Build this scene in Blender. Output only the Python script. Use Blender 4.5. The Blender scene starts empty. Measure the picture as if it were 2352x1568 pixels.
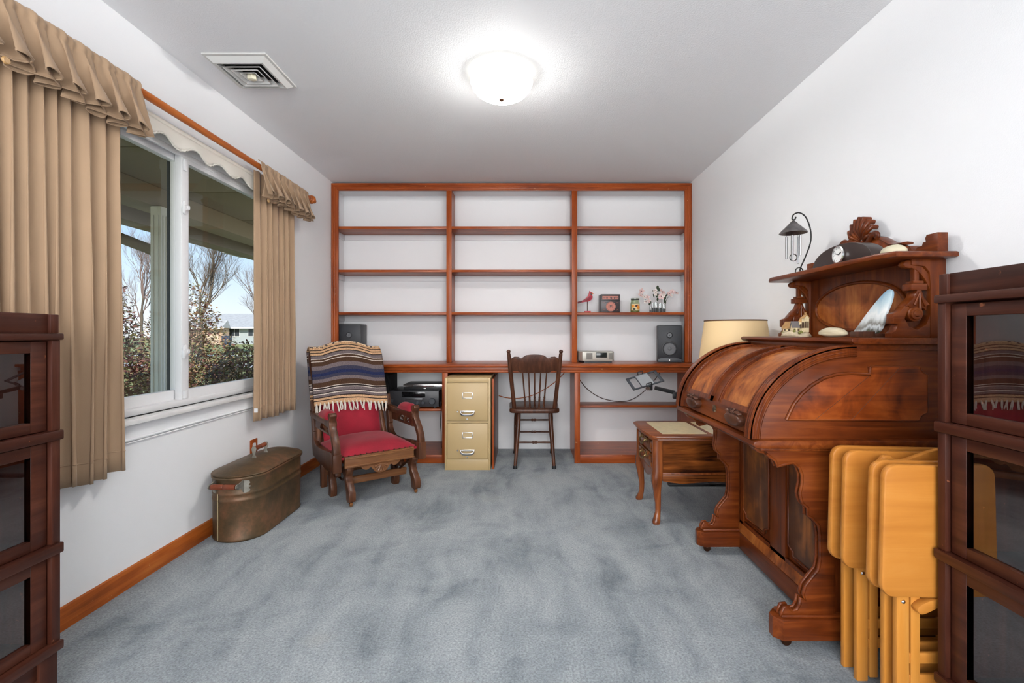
import bpy, bmesh, math, random
from mathutils import Vector, Matrix, Euler, noise
R = math.radians
random.seed(7)
SC = bpy.context.scene
COL = SC.collection

# ------------------------------------------------------------------ camera
EYE = 1.074
cam_d = bpy.data.cameras.new('camera')
cam_d.sensor_width = 36.0
cam_d.lens = 36.0 * 1080.0 / 2352.0
cam_d.shift_x = -27.0 / 2352.0
cam_d.shift_y = -18.0 / 2352.0
cam_d.clip_start = 0.02
cam_d.clip_end = 500
cam = bpy.data.objects.new('camera', cam_d)
COL.objects.link(cam)
cam.location = (0, 0, EYE)
cam.rotation_euler = (R(90), 0, 0)
SC.camera = cam

# ------------------------------------------------------------------ world, sun, exposure
W = bpy.data.worlds.new('sky'); SC.world = W
W.use_nodes = True
nt = W.node_tree
bg = nt.nodes['Background']
# clear winter sky: white haze at the horizon to soft blue overhead, the same all round
geo = nt.nodes.new('ShaderNodeTexCoord'); sep = nt.nodes.new('ShaderNodeSeparateXYZ')
nt.links.new(geo.outputs['Generated'], sep.inputs[0])
ramp = nt.nodes.new('ShaderNodeValToRGB'); re = ramp.color_ramp.elements
re[0].position = 0.0; re[0].color = (0.86, 0.90, 0.95, 1)
re[1].position = 0.9; re[1].color = (0.12, 0.32, 0.78, 1)
rk_ = re.new(0.10); rk_.color = (0.62, 0.79, 0.97, 1)
rk_ = re.new(0.25); rk_.color = (0.30, 0.56, 0.93, 1)
nt.links.new(sep.outputs['Z'], ramp.inputs['Fac'])
nt.links.new(ramp.outputs[0], bg.inputs[0])
bg.inputs[1].default_value = 0.46

sun_d = bpy.data.lights.new('sun', 'SUN')
sun_d.energy = 1.9
sun_d.angle = R(0.6)
sun_d.color = (1.0, 0.95, 0.87)
sun = bpy.data.objects.new('sun', sun_d); COL.objects.link(sun)
sun.rotation_euler = Vector((-0.25, 0.78, -0.58)).to_track_quat('-Z', 'Y').to_euler()

# fill lamp added unseen behind the camera to brighten the room through the opening
fill_d = bpy.data.lights.new('fill_light', 'AREA')
fill_d.shape = 'RECTANGLE'; fill_d.size = 2.6; fill_d.size_y = 1.9
fill_d.energy = 45
fill_d.color = (1.0, 1.0, 1.0)
fill_obj = bpy.data.objects.new('fill_light', fill_d); COL.objects.link(fill_obj)
fill_obj.location = (-0.1, -1.75, 1.45)
fill_obj.rotation_euler = (R(-90), 0, R(180))

vs = SC.view_settings
vs.view_transform = 'Standard'
vs.look = 'None'
vs.gamma = 1.0
vs.exposure = 1.63
vs.use_curve_mapping = False

# ------------------------------------------------------------------ mesh helpers
def lin(r, g, b, k=1.0):
    def f(c):
        c = c / 255.0
        return (c / 12.92 if c <= 0.04045 else ((c + 0.055) / 1.055) ** 2.4) * k
    return (f(r), f(g), f(b), 1.0)

class MB:
    """collects shapes; build() links them as one mesh object"""
    def __init__(self):
        self.v = []; self.f = []
    def add(self, verts, faces, M=None):
        o = len(self.v)
        for p in verts:
            p = Vector(p)
            self.v.append(M @ p if M is not None else p)
        for f in faces:
            self.f.append(tuple(i + o for i in f))
        return self
    def addbm(self, bm, M=None):
        bm.verts.index_update()
        self.add([v.co.copy() for v in bm.verts], [[v.index for v in f.verts] for f in bm.faces], M)
        bm.free()
        return self
    def box(self, x0, x1, y0, y1, z0, z1, bev=0.0, M=None, seg=2):
        v = [(x, y, z) for z in (z0, z1) for y in (y0, y1) for x in (x0, x1)]
        f = [(0, 2, 3, 1), (4, 5, 7, 6), (0, 1, 5, 4), (1, 3, 7, 5), (3, 2, 6, 7), (2, 0, 4, 6)]
        if bev <= 0:
            return self.add(v, f, M)
        return self._bev(v, f, bev, seg, M)
    def _bev(self, v, f, bev, seg, M, ang=0.5):
        bm = bmesh.new()
        vs_ = [bm.verts.new(p) for p in v]
        for q in f: bm.faces.new([vs_[i] for i in q])
        bmesh.ops.recalc_face_normals(bm, faces=bm.faces)
        es = [e for e in bm.edges if len(e.link_faces) == 2 and e.calc_face_angle(0) > ang]
        bmesh.ops.bevel(bm, geom=es, offset=bev, segments=seg, affect='EDGES', profile=0.5, clamp_overlap=True)
        return self.addbm(bm, M)
    def prism(self, poly, axis, a, b, bev=0.0, M=None, seg=2):
        """poly in the plane across axis: x -> (y,z), y -> (x,z), z -> (x,y)"""
        def pt(p, t):
            if axis == 'x': return (t, p[0], p[1])
            if axis == 'y': return (p[0], t, p[1])
            return (p[0], p[1], t)
        n = len(poly)
        v = [pt(p, a) for p in poly] + [pt(p, b) for p in poly]
        f = [tuple(range(n))[::-1], tuple(range(n, 2 * n))]
        for i in range(n):
            j = (i + 1) % n
            f.append((i, j, n + j, n + i))
        if bev > 0:
            return self._bev(v, f, bev, seg, M, 1.2)
        return self.add(v, f, M)
    def lathe(self, prof, c=(0, 0, 0), seg=24, axis='z', M=None, a0=0.0, a1=2 * math.pi):
        """prof: (radius, height) pairs"""
        full = abs(a1 - a0 - 2 * math.pi) < 1e-6
        n = seg if full else seg + 1
        v = []; f = []
        for (r, h) in prof:
            for k in range(n):
                a = a0 + (a1 - a0) * k / seg
                x, y = r * math.cos(a), r * math.sin(a)
                if axis == 'z': p = (c[0] + x, c[1] + y, c[2] + h)
                elif axis == 'x': p = (c[0] + h, c[1] + x, c[2] + y)
                else: p = (c[0] + y, c[1] + h, c[2] + x)
                v.append(p)
        for i in range(len(prof) - 1):
            for k in range(seg):
                k2 = (k + 1) % n
                f.append((i * n + k, i * n + k2, (i + 1) * n + k2, (i + 1) * n + k))
        if full:
            if prof[0][0] > 1e-5: f.append(tuple(range(n))[::-1])
            if prof[-1][0] > 1e-5: f.append(tuple(range((len(prof) - 1) * n, len(prof) * n)))
        return self.add(v, f, M)
    def tube(self, path, r, seg=8, closed=False, M=None, flat=None):
        path = [Vector(p) for p in path]
        n = len(path)
        rs = r if isinstance(r, (list, tuple)) else [r] * n
        v = []; f = []
        up = None
        for i, p in enumerate(path):
            if closed: t = path[(i + 1) % n] - path[i - 1]
            elif i == 0: t = path[1] - path[0]
            elif i == n - 1: t = path[-1] - path[-2]
            else: t = path[i + 1] - path[i - 1]
            if t.length < 1e-9: t = Vector((0, 0, 1))
            t.normalize()
            if up is None:
                up = Vector((0, 0, 1)) if abs(t.z) < 0.9 else Vector((1, 0, 0))
            side = t.cross(up)
            if side.length < 1e-6: side = t.cross(Vector((0.3, 1, 0.1)))
            side.normalize()
            up = side.cross(t).normalized()
            for k in range(seg):
                a = 2 * math.pi * k / seg
                sx, sy = math.cos(a) * rs[i], math.sin(a) * rs[i]
                if flat: sx *= flat[0]; sy *= flat[1]
                v.append(p + side * sx + up * sy)
        m = n if closed else n - 1
        for i in range(m):
            j = (i + 1) % n
            for k in range(seg):
                k2 = (k + 1) % seg
                f.append((i * seg + k, i * seg + k2, j * seg + k2, j * seg + k))
        if not closed:
            f.append(tuple(range(seg))[::-1])
            f.append(tuple(range((n - 1) * seg, n * seg)))
        return self.add(v, f, M)
    def ell(self, c, rx, ry, rz, seg=16, rings=10, M=None):
        prof = [(math.sin(math.pi * i / rings), -math.cos(math.pi * i / rings)) for i in range(rings + 1)]
        m = Matrix.Translation(c) @ Matrix.Diagonal((rx, ry, rz, 1))
        return self.lathe([(max(r, 1e-6), h) for r, h in prof], seg=seg, M=(M @ m if M is not None else m))
    def grid(self, fn, nu, nv, M=None):
        v = [fn(i / nu, j / nv) for i in range(nu + 1) for j in range(nv + 1)]
        f = [(i * (nv + 1) + j, i * (nv + 1) + j + 1, (i + 1) * (nv + 1) + j + 1, (i + 1) * (nv + 1) + j)
             for i in range(nu) for j in range(nv)]
        return self.add(v, f, M)
    def build(self, name, m, parent=None, sharp=38, world=True, thick=0.0, loc=None, rot=None):
        me = bpy.data.meshes.new(name)
        org = Vector((0, 0, 0))
        if parent is not None and world:
            q = parent
            while q is not None:
                org += Vector(q.location); q = q.parent
        if loc is not None and parent is None and world:
            org = Vector(loc)
        bm = bmesh.new()
        vs_ = [bm.verts.new(p - org) for p in self.v]
        for f in self.f:
            try: bm.faces.new([vs_[i] for i in f])
            except ValueError: pass
        bmesh.ops.remove_doubles(bm, verts=bm.verts, dist=1e-6)
        bmesh.ops.recalc_face_normals(bm, faces=bm.faces)
        bm.to_mesh(me); bm.free()
        for p in me.polygons: p.use_smooth = True
        me.set_sharp_from_angle(angle=R(sharp))
        if m is not None: me.materials.append(m)
        o = bpy.data.objects.new(name, me); COL.objects.link(o)
        if thick:
            md = o.modifiers.new('thickness', 'SOLIDIFY'); md.thickness = thick; md.offset = 0
        if parent is not None: o.parent = parent
        if loc is not None: o.location = loc
        if rot is not None: o.rotation_euler = rot
        return o

def tag(o, label=None, cat=None, group=None, kind=None):
    if label: o['label'] = label
    if cat: o['category'] = cat
    if group: o['group'] = group
    if kind: o['kind'] = kind
    return o

def thing(name, label, cat, loc=(0, 0, 0), rz=0.0, group=None, kind=None):
    o = bpy.data.objects.new(name, None)
    o.empty_display_size = 0.1
    COL.objects.link(o)
    o.location = loc; o.rotation_euler = (0, 0, rz)
    return tag(o, label, cat, group, kind)

def copy_tree(o, parent=None):
    c = o.copy(); COL.objects.link(c); c.parent = parent
    for ch in [x for x in bpy.data.objects if x.parent is o]: copy_tree(ch, c)
    return c

def Bx(*a, **k): return MB().box(*a, **k)

def arc(cx, cy, rx, ry, a0, a1, n):
    return [(cx + rx * math.cos(R(a0 + (a1 - a0) * i / n)), cy + ry * math.sin(R(a0 + (a1 - a0) * i / n))) for i in range(n + 1)]

def rrect(x0, x1, y0, y1, r, n=5):
    return (arc(x1 - r, y1 - r, r, r, 0, 90, n) + arc(x0 + r, y1 - r, r, r, 90, 180, n)
            + arc(x0 + r, y0 + r, r, r, 180, 270, n) + arc(x1 - r, y0 + r, r, r, 270, 360, n))

def smooth_poly(pts, n=3, closed=True):
    """Catmull-Rom through 2-D or 3-D points"""
    out = []; m = len(pts); P_ = [Vector(p) for p in pts]
    rng = range(m) if closed else range(m - 1)
    for i in rng:
        a = P_[(i - 1) % m] if closed or i > 0 else P_[0]
        b = P_[i]; c = P_[(i + 1) % m]
        d = P_[(i + 2) % m] if closed or i + 2 < m else P_[-1]
        for k in range(n):
            t = k / n
            out.append(tuple(0.5 * ((2 * b) + (c - a) * t + (2 * a - 5 * b + 4 * c - d) * t * t + (3 * b - a - 3 * c + d) * t ** 3)))
    if not closed: out.append(tuple(P_[-1]))
    return out

# ------------------------------------------------------------------ materials
def newmat(name):
    m = bpy.data.materials.new(name); m.use_nodes = True
    n = m.node_tree.nodes; l = m.node_tree.links
    return m, n, l, n['Principled BSDF']

def N(n, t, **k):
    o = n.new(t)
    for a, b in k.items(): setattr(o, a, b)
    return o

def plain(name, col, rough=0.5, metal=0.0, bump=0.0, bscale=200.0, var=0.0, vscale=6.0, coat=0.0, spec=0.5, emit=None, sheen=0.0):
    m, n, l, p = newmat(name)
    p.inputs['Base Color'].default_value = col
    p.inputs['Roughness'].default_value = rough
    p.inputs['Metallic'].default_value = metal
    p.inputs['Specular IOR Level'].default_value = spec
    if coat: p.inputs['Coat Weight'].default_value = coat; p.inputs['Coat Roughness'].default_value = 0.15
    if sheen: p.inputs['Sheen Weight'].default_value = sheen; p.inputs['Sheen Roughness'].default_value = 0.4
    if emit:
        p.inputs['Emission Color'].default_value = emit[0]; p.inputs['Emission Strength'].default_value = emit[1]
    tc = N(n, 'ShaderNodeTexCoord')
    if var:
        nz = N(n, 'ShaderNodeTexNoise'); nz.inputs['Scale'].default_value = vscale; nz.inputs['Detail'].default_value = 5
        l.new(tc.outputs['Object'], nz.inputs['Vector'])
        rp = N(n, 'ShaderNodeValToRGB')
        rp.color_ramp.elements[0].position = 0.3; rp.color_ramp.elements[1].position = 0.7
        rp.color_ramp.elements[0].color = tuple(c * (1 - var) for c in col[:3]) + (1,)
        rp.color_ramp.elements[1].color = tuple(min(1, c * (1 + var)) for c in col[:3]) + (1,)
        l.new(nz.outputs['Fac'], rp.inputs['Fac']); l.new(rp.outputs[0], p.inputs['Base Color'])
    if bump:
        nb = N(n, 'ShaderNodeTexNoise'); nb.inputs['Scale'].default_value = bscale; nb.inputs['Detail'].default_value = 3
        l.new(tc.outputs['Object'], nb.inputs['Vector'])
        b = N(n, 'ShaderNodeBump'); b.inputs['Strength'].default_value = bump; b.inputs['Distance'].default_value = 0.004
        l.new(nb.outputs['Fac'], b.inputs['Height']); l.new(b.outputs[0], p.inputs['Normal'])
    return m

def wood(name, dark, mid, light, grain='x', scale=1.0, rough=0.42, coat=0.08, contrast=1.0, figure=0.0, cloud=0.0, worn=None):
    """procedural timber: long stretched noise for the grain, wave rings for the figure"""
    m, n, l, p = newmat(name)
    tc = N(n, 'ShaderNodeTexCoord'); mp = N(n, 'ShaderNodeMapping')
    s = {'x': (1.2, 18, 18), 'y': (18, 1.2, 18), 'z': (18, 18, 1.2)}[grain]
    mp.inputs['Scale'].default_value = tuple(c * scale for c in s)
    l.new(tc.outputs['Object'], mp.inputs['Vector'])
    nz = N(n, 'ShaderNodeTexNoise'); nz.inputs['Scale'].default_value = 1.6; nz.inputs['Detail'].default_value = 8
    nz.inputs['Roughness'].default_value = 0.62; nz.inputs['Distortion'].default_value = 0.6 + figure
    l.new(mp.outputs[0], nz.inputs['Vector'])
    big = N(n, 'ShaderNodeTexNoise'); big.inputs['Scale'].default_value = 3.0 * scale if not cloud else cloud; big.inputs['Detail'].default_value = 3 if not cloud else 7
    big.inputs['Distortion'].default_value = 0.8
    l.new(tc.outputs['Object'], big.inputs['Vector'])
    mx = N(n, 'ShaderNodeMix', data_type='FLOAT'); mx.inputs[0].default_value = 0.28 + 0.25 * figure if not cloud else 0.62
    l.new(nz.outputs['Fac'], mx.inputs[2]); l.new(big.outputs['Fac'], mx.inputs[3])
    rp = N(n, 'ShaderNodeValToRGB'); e = rp.color_ramp.elements
    w = 0.18 / contrast
    e[0].position = 0.5 - w; e[0].color = dark
    e[1].position = 0.5 + w; e[1].color = light
    c = e.new(0.5); c.color = mid
    l.new(mx.outputs[0], rp.inputs['Fac'])
    last = rp.outputs[0]
    if worn:
        wn = N(n, 'ShaderNodeTexNoise'); wn.inputs['Scale'].default_value = 38; wn.inputs['Detail'].default_value = 6
        l.new(tc.outputs['Object'], wn.inputs['Vector'])
        wr = N(n, 'ShaderNodeValToRGB'); wr.color_ramp.elements[0].position = 0.70; wr.color_ramp.elements[1].position = 0.76
        l.new(wn.outputs['Fac'], wr.inputs['Fac'])
        mc = N(n, 'ShaderNodeMix', data_type='RGBA'); mc.inputs[7].default_value = worn
        l.new(wr.outputs[0], mc.inputs[0]); l.new(last, mc.inputs[6]); last = mc.outputs[2]
    l.new(last, p.inputs['Base Color'])
    p.inputs['Roughness'].default_value = rough
    p.inputs['Specular IOR Level'].default_value = 0.24
    p.inputs['Coat Weight'].default_value = coat; p.inputs['Coat Roughness'].default_value = 0.22
    b = N(n, 'ShaderNodeBump'); b.inputs['Strength'].default_value = 0.12; b.inputs['Distance'].default_value = 0.002
    l.new(nz.outputs['Fac'], b.inputs['Height']); l.new(b.outputs[0], p.inputs['Normal'])
    return m

def thin_glass(name, tint=(0.97, 0.98, 0.97, 1), gloss=0.0, rough=0.0, ior=1.5):
    m, n, l, p = newmat(name)
    n.remove(p)
    out = n['Material Output']
    tr = N(n, 'ShaderNodeBsdfTransparent'); tr.inputs[0].default_value = tint
    gl = N(n, 'ShaderNodeBsdfGlossy'); gl.inputs['Roughness'].default_value = rough
    fr = N(n, 'ShaderNodeFresnel'); fr.inputs['IOR'].default_value = ior
    ad = N(n, 'ShaderNodeMath', operation='ADD'); ad.inputs[1].default_value = gloss; ad.use_clamp = True
    l.new(fr.outputs[0], ad.inputs[0])
    # the inner faces of the thin pane only let the light pass on
    ge = N(n, 'ShaderNodeNewGeometry')
    iv = N(n, 'ShaderNodeMath', operation='SUBTRACT'); iv.inputs[0].default_value = 1.0
    l.new(ge.outputs['Backfacing'], iv.inputs[1])
    ml = N(n, 'ShaderNodeMath', operation='MULTIPLY')
    l.new(ad.outputs[0], ml.inputs[0]); l.new(iv.outputs[0], ml.inputs[1]); ad = ml
    mx = N(n, 'ShaderNodeMixShader')
    l.new(ad.outputs[0], mx.inputs[0]); l.new(tr.outputs[0], mx.inputs[1]); l.new(gl.outputs[0], mx.inputs[2])
    l.new(mx.outputs[0], out.inputs['Surface'])
    return m

M_ = {}
M_['wall'] = plain('wall_paint', (0.86, 0.87, 0.885, 1), 0.62, bump=0.12, bscale=260, spec=0.3)
M_['ceil'] = plain('ceiling_paint', (0.84, 0.85, 0.87, 1), 0.75, bump=0.35, bscale=140, spec=0.2)
M_['white'] = plain('white_vinyl', (0.80, 0.80, 0.81, 1), 0.35)
M_['cab_white'] = plain('cabinet_white', (0.78, 0.78, 0.80, 1), 0.45)
OAKC = (lin(104, 40, 12), lin(152, 70, 26), lin(178, 92, 42))
M_['oak_z'] = wood('stained_oak_upright', *OAKC, grain='z', rough=0.34, worn=lin(214, 170, 120))
M_['oak_x'] = wood('stained_oak_board', *OAKC, grain='x', rough=0.34, worn=lin(214, 170, 120))
M_['oak_y'] = wood('stained_oak_baseboard', lin(120, 54, 18), lin(170, 88, 34), lin(196, 116, 52), grain='y', rough=0.36, worn=lin(220, 180, 120))
MAHC = (lin(52, 19, 7), lin(100, 44, 14), lin(134, 68, 26))
M_['mah_x'] = wood('walnut_x', *MAHC, grain='x', figure=0.5, rough=0.33)
M_['mah_y'] = wood('walnut_y', *MAHC, grain='y', figure=0.5, rough=0.33)
M_['mah_z'] = wood('walnut_z', *MAHC, grain='z', figure=0.5, rough=0.33)
M_['burl'] = wood('walnut_burl', lin(84, 34, 10), lin(146, 78, 32), lin(186, 116, 56), grain='z', figure=1.6, scale=0.5, rough=0.36, cloud=9.0, contrast=1.2)
M_['burl_side'] = wood('walnut_burl_side', lin(66, 24, 6), lin(126, 56, 16), lin(160, 82, 30), grain='x', figure=1.6, scale=0.6, rough=0.40, cloud=8.0, contrast=1.2)
M_['burl_dark'] = wood('walnut_burl_dark', lin(62, 34, 20), lin(92, 56, 36), lin(160, 96, 46), grain='z', figure=1.6, scale=0.5, rough=0.40, cloud=6.0)
BARC = (lin(42, 18, 12), lin(64, 31, 21), lin(86, 47, 33))
M_['bar_y'] = wood('mahogany_y', *BARC, grain='y', rough=0.4, worn=lin(150, 90, 60))
M_['bar_z'] = wood('mahogany_z', *BARC, grain='z', rough=0.4, worn=lin(150, 90, 60))
M_['tray'] = wood('beech', lin(170, 104, 40), lin(190, 124, 52), lin(204, 144, 72), grain='x', scale=0.6, contrast=0.8, rough=0.38)
M_['tray_z'] = wood('beech_leg', lin(180, 110, 40), lin(202, 134, 56), lin(216, 156, 80), grain='z', scale=0.6, contrast=0.8, rough=0.38)
M_['chair'] = wood('dark_chair_wood', lin(46, 24, 16), lin(76, 44, 30), lin(104, 64, 44), grain='z', rough=0.34)
M_['rocker'] = wood('rocker_walnut', lin(52, 28, 18), lin(80, 48, 32), lin(112, 72, 48), grain='z', rough=0.35)
M_['rocker_x'] = wood('rocker_walnut_rail', lin(76, 44, 26), lin(116, 76, 48), lin(142, 98, 62), grain='x', rough=0.35)
M_['tbl'] = wood('end_table_wood', lin(44, 19, 7), lin(124, 66, 26), lin(172, 102, 44), grain='x', figure=0.9, scale=0.55, contrast=1.7, rough=0.25, coat=0.5)
M_['tbl_z'] = wood('end_table_leg_wood', lin(82, 38, 16), lin(128, 66, 30), lin(160, 92, 48), grain='z', rough=0.25, coat=0.5)
M_['tbl_top'] = wood('end_table_top_wood', lin(82, 38, 16), lin(126, 64, 28), lin(156, 88, 44), grain='x', rough=0.3, coat=0.4)
M_['black'] = plain('black_plastic', lin(34, 35, 38), 0.42)
M_['black_soft'] = plain('black_cloth', (0.012, 0.012, 0.013, 1), 0.9)
M_['dark_grey'] = plain('dark_grey_plastic', lin(66, 70, 76), 0.4)
M_['chrome'] = plain('chrome', (0.80, 0.80, 0.80, 1), 0.2, 1.0)
M_['brass'] = plain('antique_brass', lin(150, 126, 84), 0.35, 1.0)
M_['bronze'] = plain('bronze', lin(70, 44, 30), 0.4, 0.8)
M_['iron'] = plain('wrought_iron', lin(40, 38, 38), 0.5, 0.6)
M_['velvet'] = plain('red_velvet', lin(146, 10, 36), 0.8, bump=0.25, bscale=120, var=0.22, vscale=7, sheen=0.12)
M_['drape'] = plain('tan_drape_cloth', lin(168, 140, 112), 0.85, bump=0.10, bscale=700, var=0.05, vscale=3, sheen=0.15)
# ------------------------------------------------------------------ room shell
XL, XR, YN, YB, ZC = -1.68, 1.467, -1.15, 4.39, 2.40
WY0, WY1, WZ0, WZ1 = 1.42, 3.28, 0.715, 2.03      # window opening

def carpet():
    m, n, l, p = newmat('blue_grey_carpet')
    tc = N(n, 'ShaderNodeTexCoord')
    warp = N(n, 'ShaderNodeTexNoise'); warp.inputs['Scale'].default_value = 1.1; warp.inputs['Detail'].default_value = 3
    l.new(tc.outputs['Object'], warp.inputs['Vector'])
    add = N(n, 'ShaderNodeMix', data_type='RGBA', blend_type='LINEAR_LIGHT'); add.inputs[0].default_value = 0.22
    l.new(tc.outputs['Object'], add.inputs[6]); l.new(warp.outputs['Color'], add.inputs[7])
    a = N(n, 'ShaderNodeTexNoise'); a.inputs['Scale'].default_value = 2.4; a.inputs['Detail'].default_value = 9; a.inputs['Roughness'].default_value = 0.68; a.inputs['Distortion'].default_value = 0.5
    l.new(add.outputs[2], a.inputs['Vector'])
    # vacuum and tread strokes, drawn out along the room
    mp = N(n, 'ShaderNodeMapping'); mp.inputs['Scale'].default_value = (9.0, 1.5, 1); mp.inputs['Rotation'].default_value = (0, 0, R(12))
    l.new(add.outputs[2], mp.inputs['Vector'])
    b = N(n, 'ShaderNodeTexNoise'); b.inputs['Scale'].default_value = 1.0; b.inputs['Detail'].default_value = 4
    l.new(mp.outputs[0], b.inputs['Vector'])
    mx = N(n, 'ShaderNodeMix', data_type='FLOAT'); mx.inputs[0].default_value = 0.40
    l.new(a.outputs['Fac'], mx.inputs[2]); l.new(b.outputs['Fac'], mx.inputs[3])
    rp = N(n, 'ShaderNodeValToRGB'); e = rp.color_ramp.elements
    e[0].position = 0.37; e[0].color = lin(108, 117, 125)
    e[1].position = 0.575; e[1].color = lin(158, 165, 169)
    c = e.new(0.46); c.color = lin(138, 146, 152)
    l.new(mx.outputs[0], rp.inputs['Fac'])
    tuft = N(n, 'ShaderNodeTexNoise'); tuft.inputs['Scale'].default_value = 130; tuft.inputs['Detail'].default_value = 6; tuft.inputs['Roughness'].default_value = 0.75
    l.new(tc.outputs['Object'], tuft.inputs['Vector'])
    tr = N(n, 'ShaderNodeValToRGB'); tr.color_ramp.elements[0].position = 0.32; tr.color_ramp.elements[1].position = 0.68
    tr.color_ramp.elements[0].color = (0.50, 0.50, 0.51, 1); tr.color_ramp.elements[1].color = (1.42, 1.42, 1.40, 1)
    l.new(tuft.outputs['Fac'], tr.inputs['Fac'])
    mul = N(n, 'ShaderNodeMix', data_type='RGBA', blend_type='MULTIPLY'); mul.inputs[0].default_value = 1.0
    l.new(rp.outputs[0], mul.inputs[6]); l.new(tr.outputs[0], mul.inputs[7])
    # a few faint yellowed stains
    st = N(n, 'ShaderNodeTexNoise'); st.inputs['Scale'].default_value = 2.2; st.inputs['Detail'].default_value = 2
    l.new(tc.outputs['Object'], st.inputs['Vector'])
    sr = N(n, 'ShaderNodeValToRGB'); sr.color_ramp.elements[0].position = 0.66; sr.color_ramp.elements[1].position = 0.78
    sr.color_ramp.elements[1].color = (0.5, 0.5, 0.5, 1)
    l.new(st.outputs['Fac'], sr.inputs['Fac'])
    sm = N(n, 'ShaderNodeMix', data_type='RGBA'); sm.inputs[7].default_value = lin(150, 148, 138)
    l.new(sr.outputs[0], sm.inputs[0]); l.new(mul.outputs[2], sm.inputs[6])
    l.new(sm.outputs[2], p.inputs['Base Color'])
    p.inputs['Roughness'].default_value = 0.95
    p.inputs['Specular IOR Level'].default_value = 0.1
    p.inputs['Sheen Weight'].default_value = 0.2
    bp = N(n, 'ShaderNodeBump'); bp.inputs['Strength'].default_value = 0.6; bp.inputs['Distance'].default_value = 0.006
    l.new(tuft.outputs['Fac'], bp.inputs['Height']); l.new(bp.outputs[0], p.inputs['Normal'])
    return m

def struct(name, mb, m, label=None, cat=None, parent=None):
    o = mb.build(name, m, parent)
    if parent is None:
        o['kind'] = 'structure'
        if label: o['label'] = label
        if cat: o['category'] = cat
    return o

struct('floor', Bx(XL - .15, XR + .15, YN - .9, YB + .15, -.10, 0), carpet(), 'blue-grey cut pile carpet covering the whole floor', 'carpet')
struct('ceiling', Bx(XL - .15, XR + .15, YN - .9, YB + .15, ZC, ZC + .1), M_['ceil'], 'plain light grey painted ceiling with fine texture', 'ceiling')
struct('wall_right', Bx(XR, XR + .14, YN - .9, YB + .15, 0, ZC), M_['wall'], 'bare white painted wall behind the roll-top desk', 'wall')
struct('wall_back', Bx(XL, XR, YB, YB + .14, 0, ZC), M_['wall'], 'white end wall behind the wooden shelves', 'wall')
w = MB()
x0, x1 = XL - .14, XL
w.box(x0, x1, YN - .9, WY0, 0, ZC); w.box(x0, x1, WY1, YB + .15, 0, ZC)
w.box(x0, x1, WY0, WY1, 0, WZ0); w.box(x0, x1, WY0, WY1, WZ1, ZC)
struct('wall_left', w, M_['wall'], 'white painted wall with the double sliding window', 'wall')
# wall behind the camera with an opening added to let the fill lamp shine in
w = MB()
w.box(XL, -1.30, YN - .12, YN, 0, ZC); w.box(1.10, XR, YN - .12, YN, 0, ZC); w.box(-1.30, 1.10, YN - .12, YN, 2.30, ZC)
struct('wall_front', w, M_['wall'], 'white wall behind the viewer with a wide opening added for the fill light', 'wall')
struct('wall_fill_space', Bx(XL - .15, XR + .15, YN - .95, YN - .9, 0, ZC), M_['wall'], 'white wall closing the space added for the fill light', 'wall')  # unseen end of the space added to house the fill lamp

def base_profile(x, s):
    return [(x, 0), (x + s * .016, 0), (x + s * .016, .055), (x + s * .011, .068), (x + s * .009, .078), (x, .082)]
mb = MB(); mb.prism(base_profile(XL, 1), 'y', YN, 3.895)
struct('baseboard_left', mb, M_['oak_y'], 'orange stained oak baseboard along the window wall', 'baseboard')
mb = MB(); mb.prism(base_profile(XR, -1), 'y', YN, 3.895)
struct('baseboard_right', mb, M_['oak_y'], 'orange stained oak baseboard behind the desk', 'baseboard')

# ------------------------------------------------------------------ window
win = thing('window_1', 'white vinyl double sliding window looking onto the garden', 'window', (XL - .05, 2.35, WZ0), kind='structure')
GX = -1.735                                     # plane of the glass
fr = MB()
for a in ((WY0, WY0 + .035, WZ0, WZ1), (WY1 - .035, WY1, WZ0, WZ1), (WY0, WY1, WZ0, WZ0 + .03), (WY0, WY1, WZ1 - .05, WZ1)):
    fr.box(GX - .055, GX + .035, *a, bev=.003)
fr.build('window_frame', M_['white'], win)
glass = thin_glass('window_glass', (0.95, 0.95, 0.935, 1))
def sash(y0, y1, gx, z0, z1, wl, wr):
    s = MB()
    s.box(gx - .016, gx + .018, y0, y0 + wl, z0, z1, bev=.003)
    s.box(gx - .016, gx + .018, y1 - wr, y1, z0, z1, bev=.003)
    s.box(gx - .015, gx + .017, y0 + wl - .001, y1 - wr + .001, z0, z0 + .05)
    s.box(gx - .015, gx + .017, y0 + wl - .001, y1 - wr + .001, z1 - .05, z1)
    o = s.build('sash', M_['white'], win)
    g = Bx(gx - .003, gx + .003, y0 + wl - .004, y1 - wr + .004, z0 + .046, z1 - .046).build('pane', glass, o)
    return o
sash(WY0 + .03, 2.378, GX - .022, WZ0 + .028, WZ1 - .045, .045, .022)
sash(2.338, WY1 - .03, GX + .015, WZ0 + .028, WZ1 - .045, .052, .045)
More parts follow.
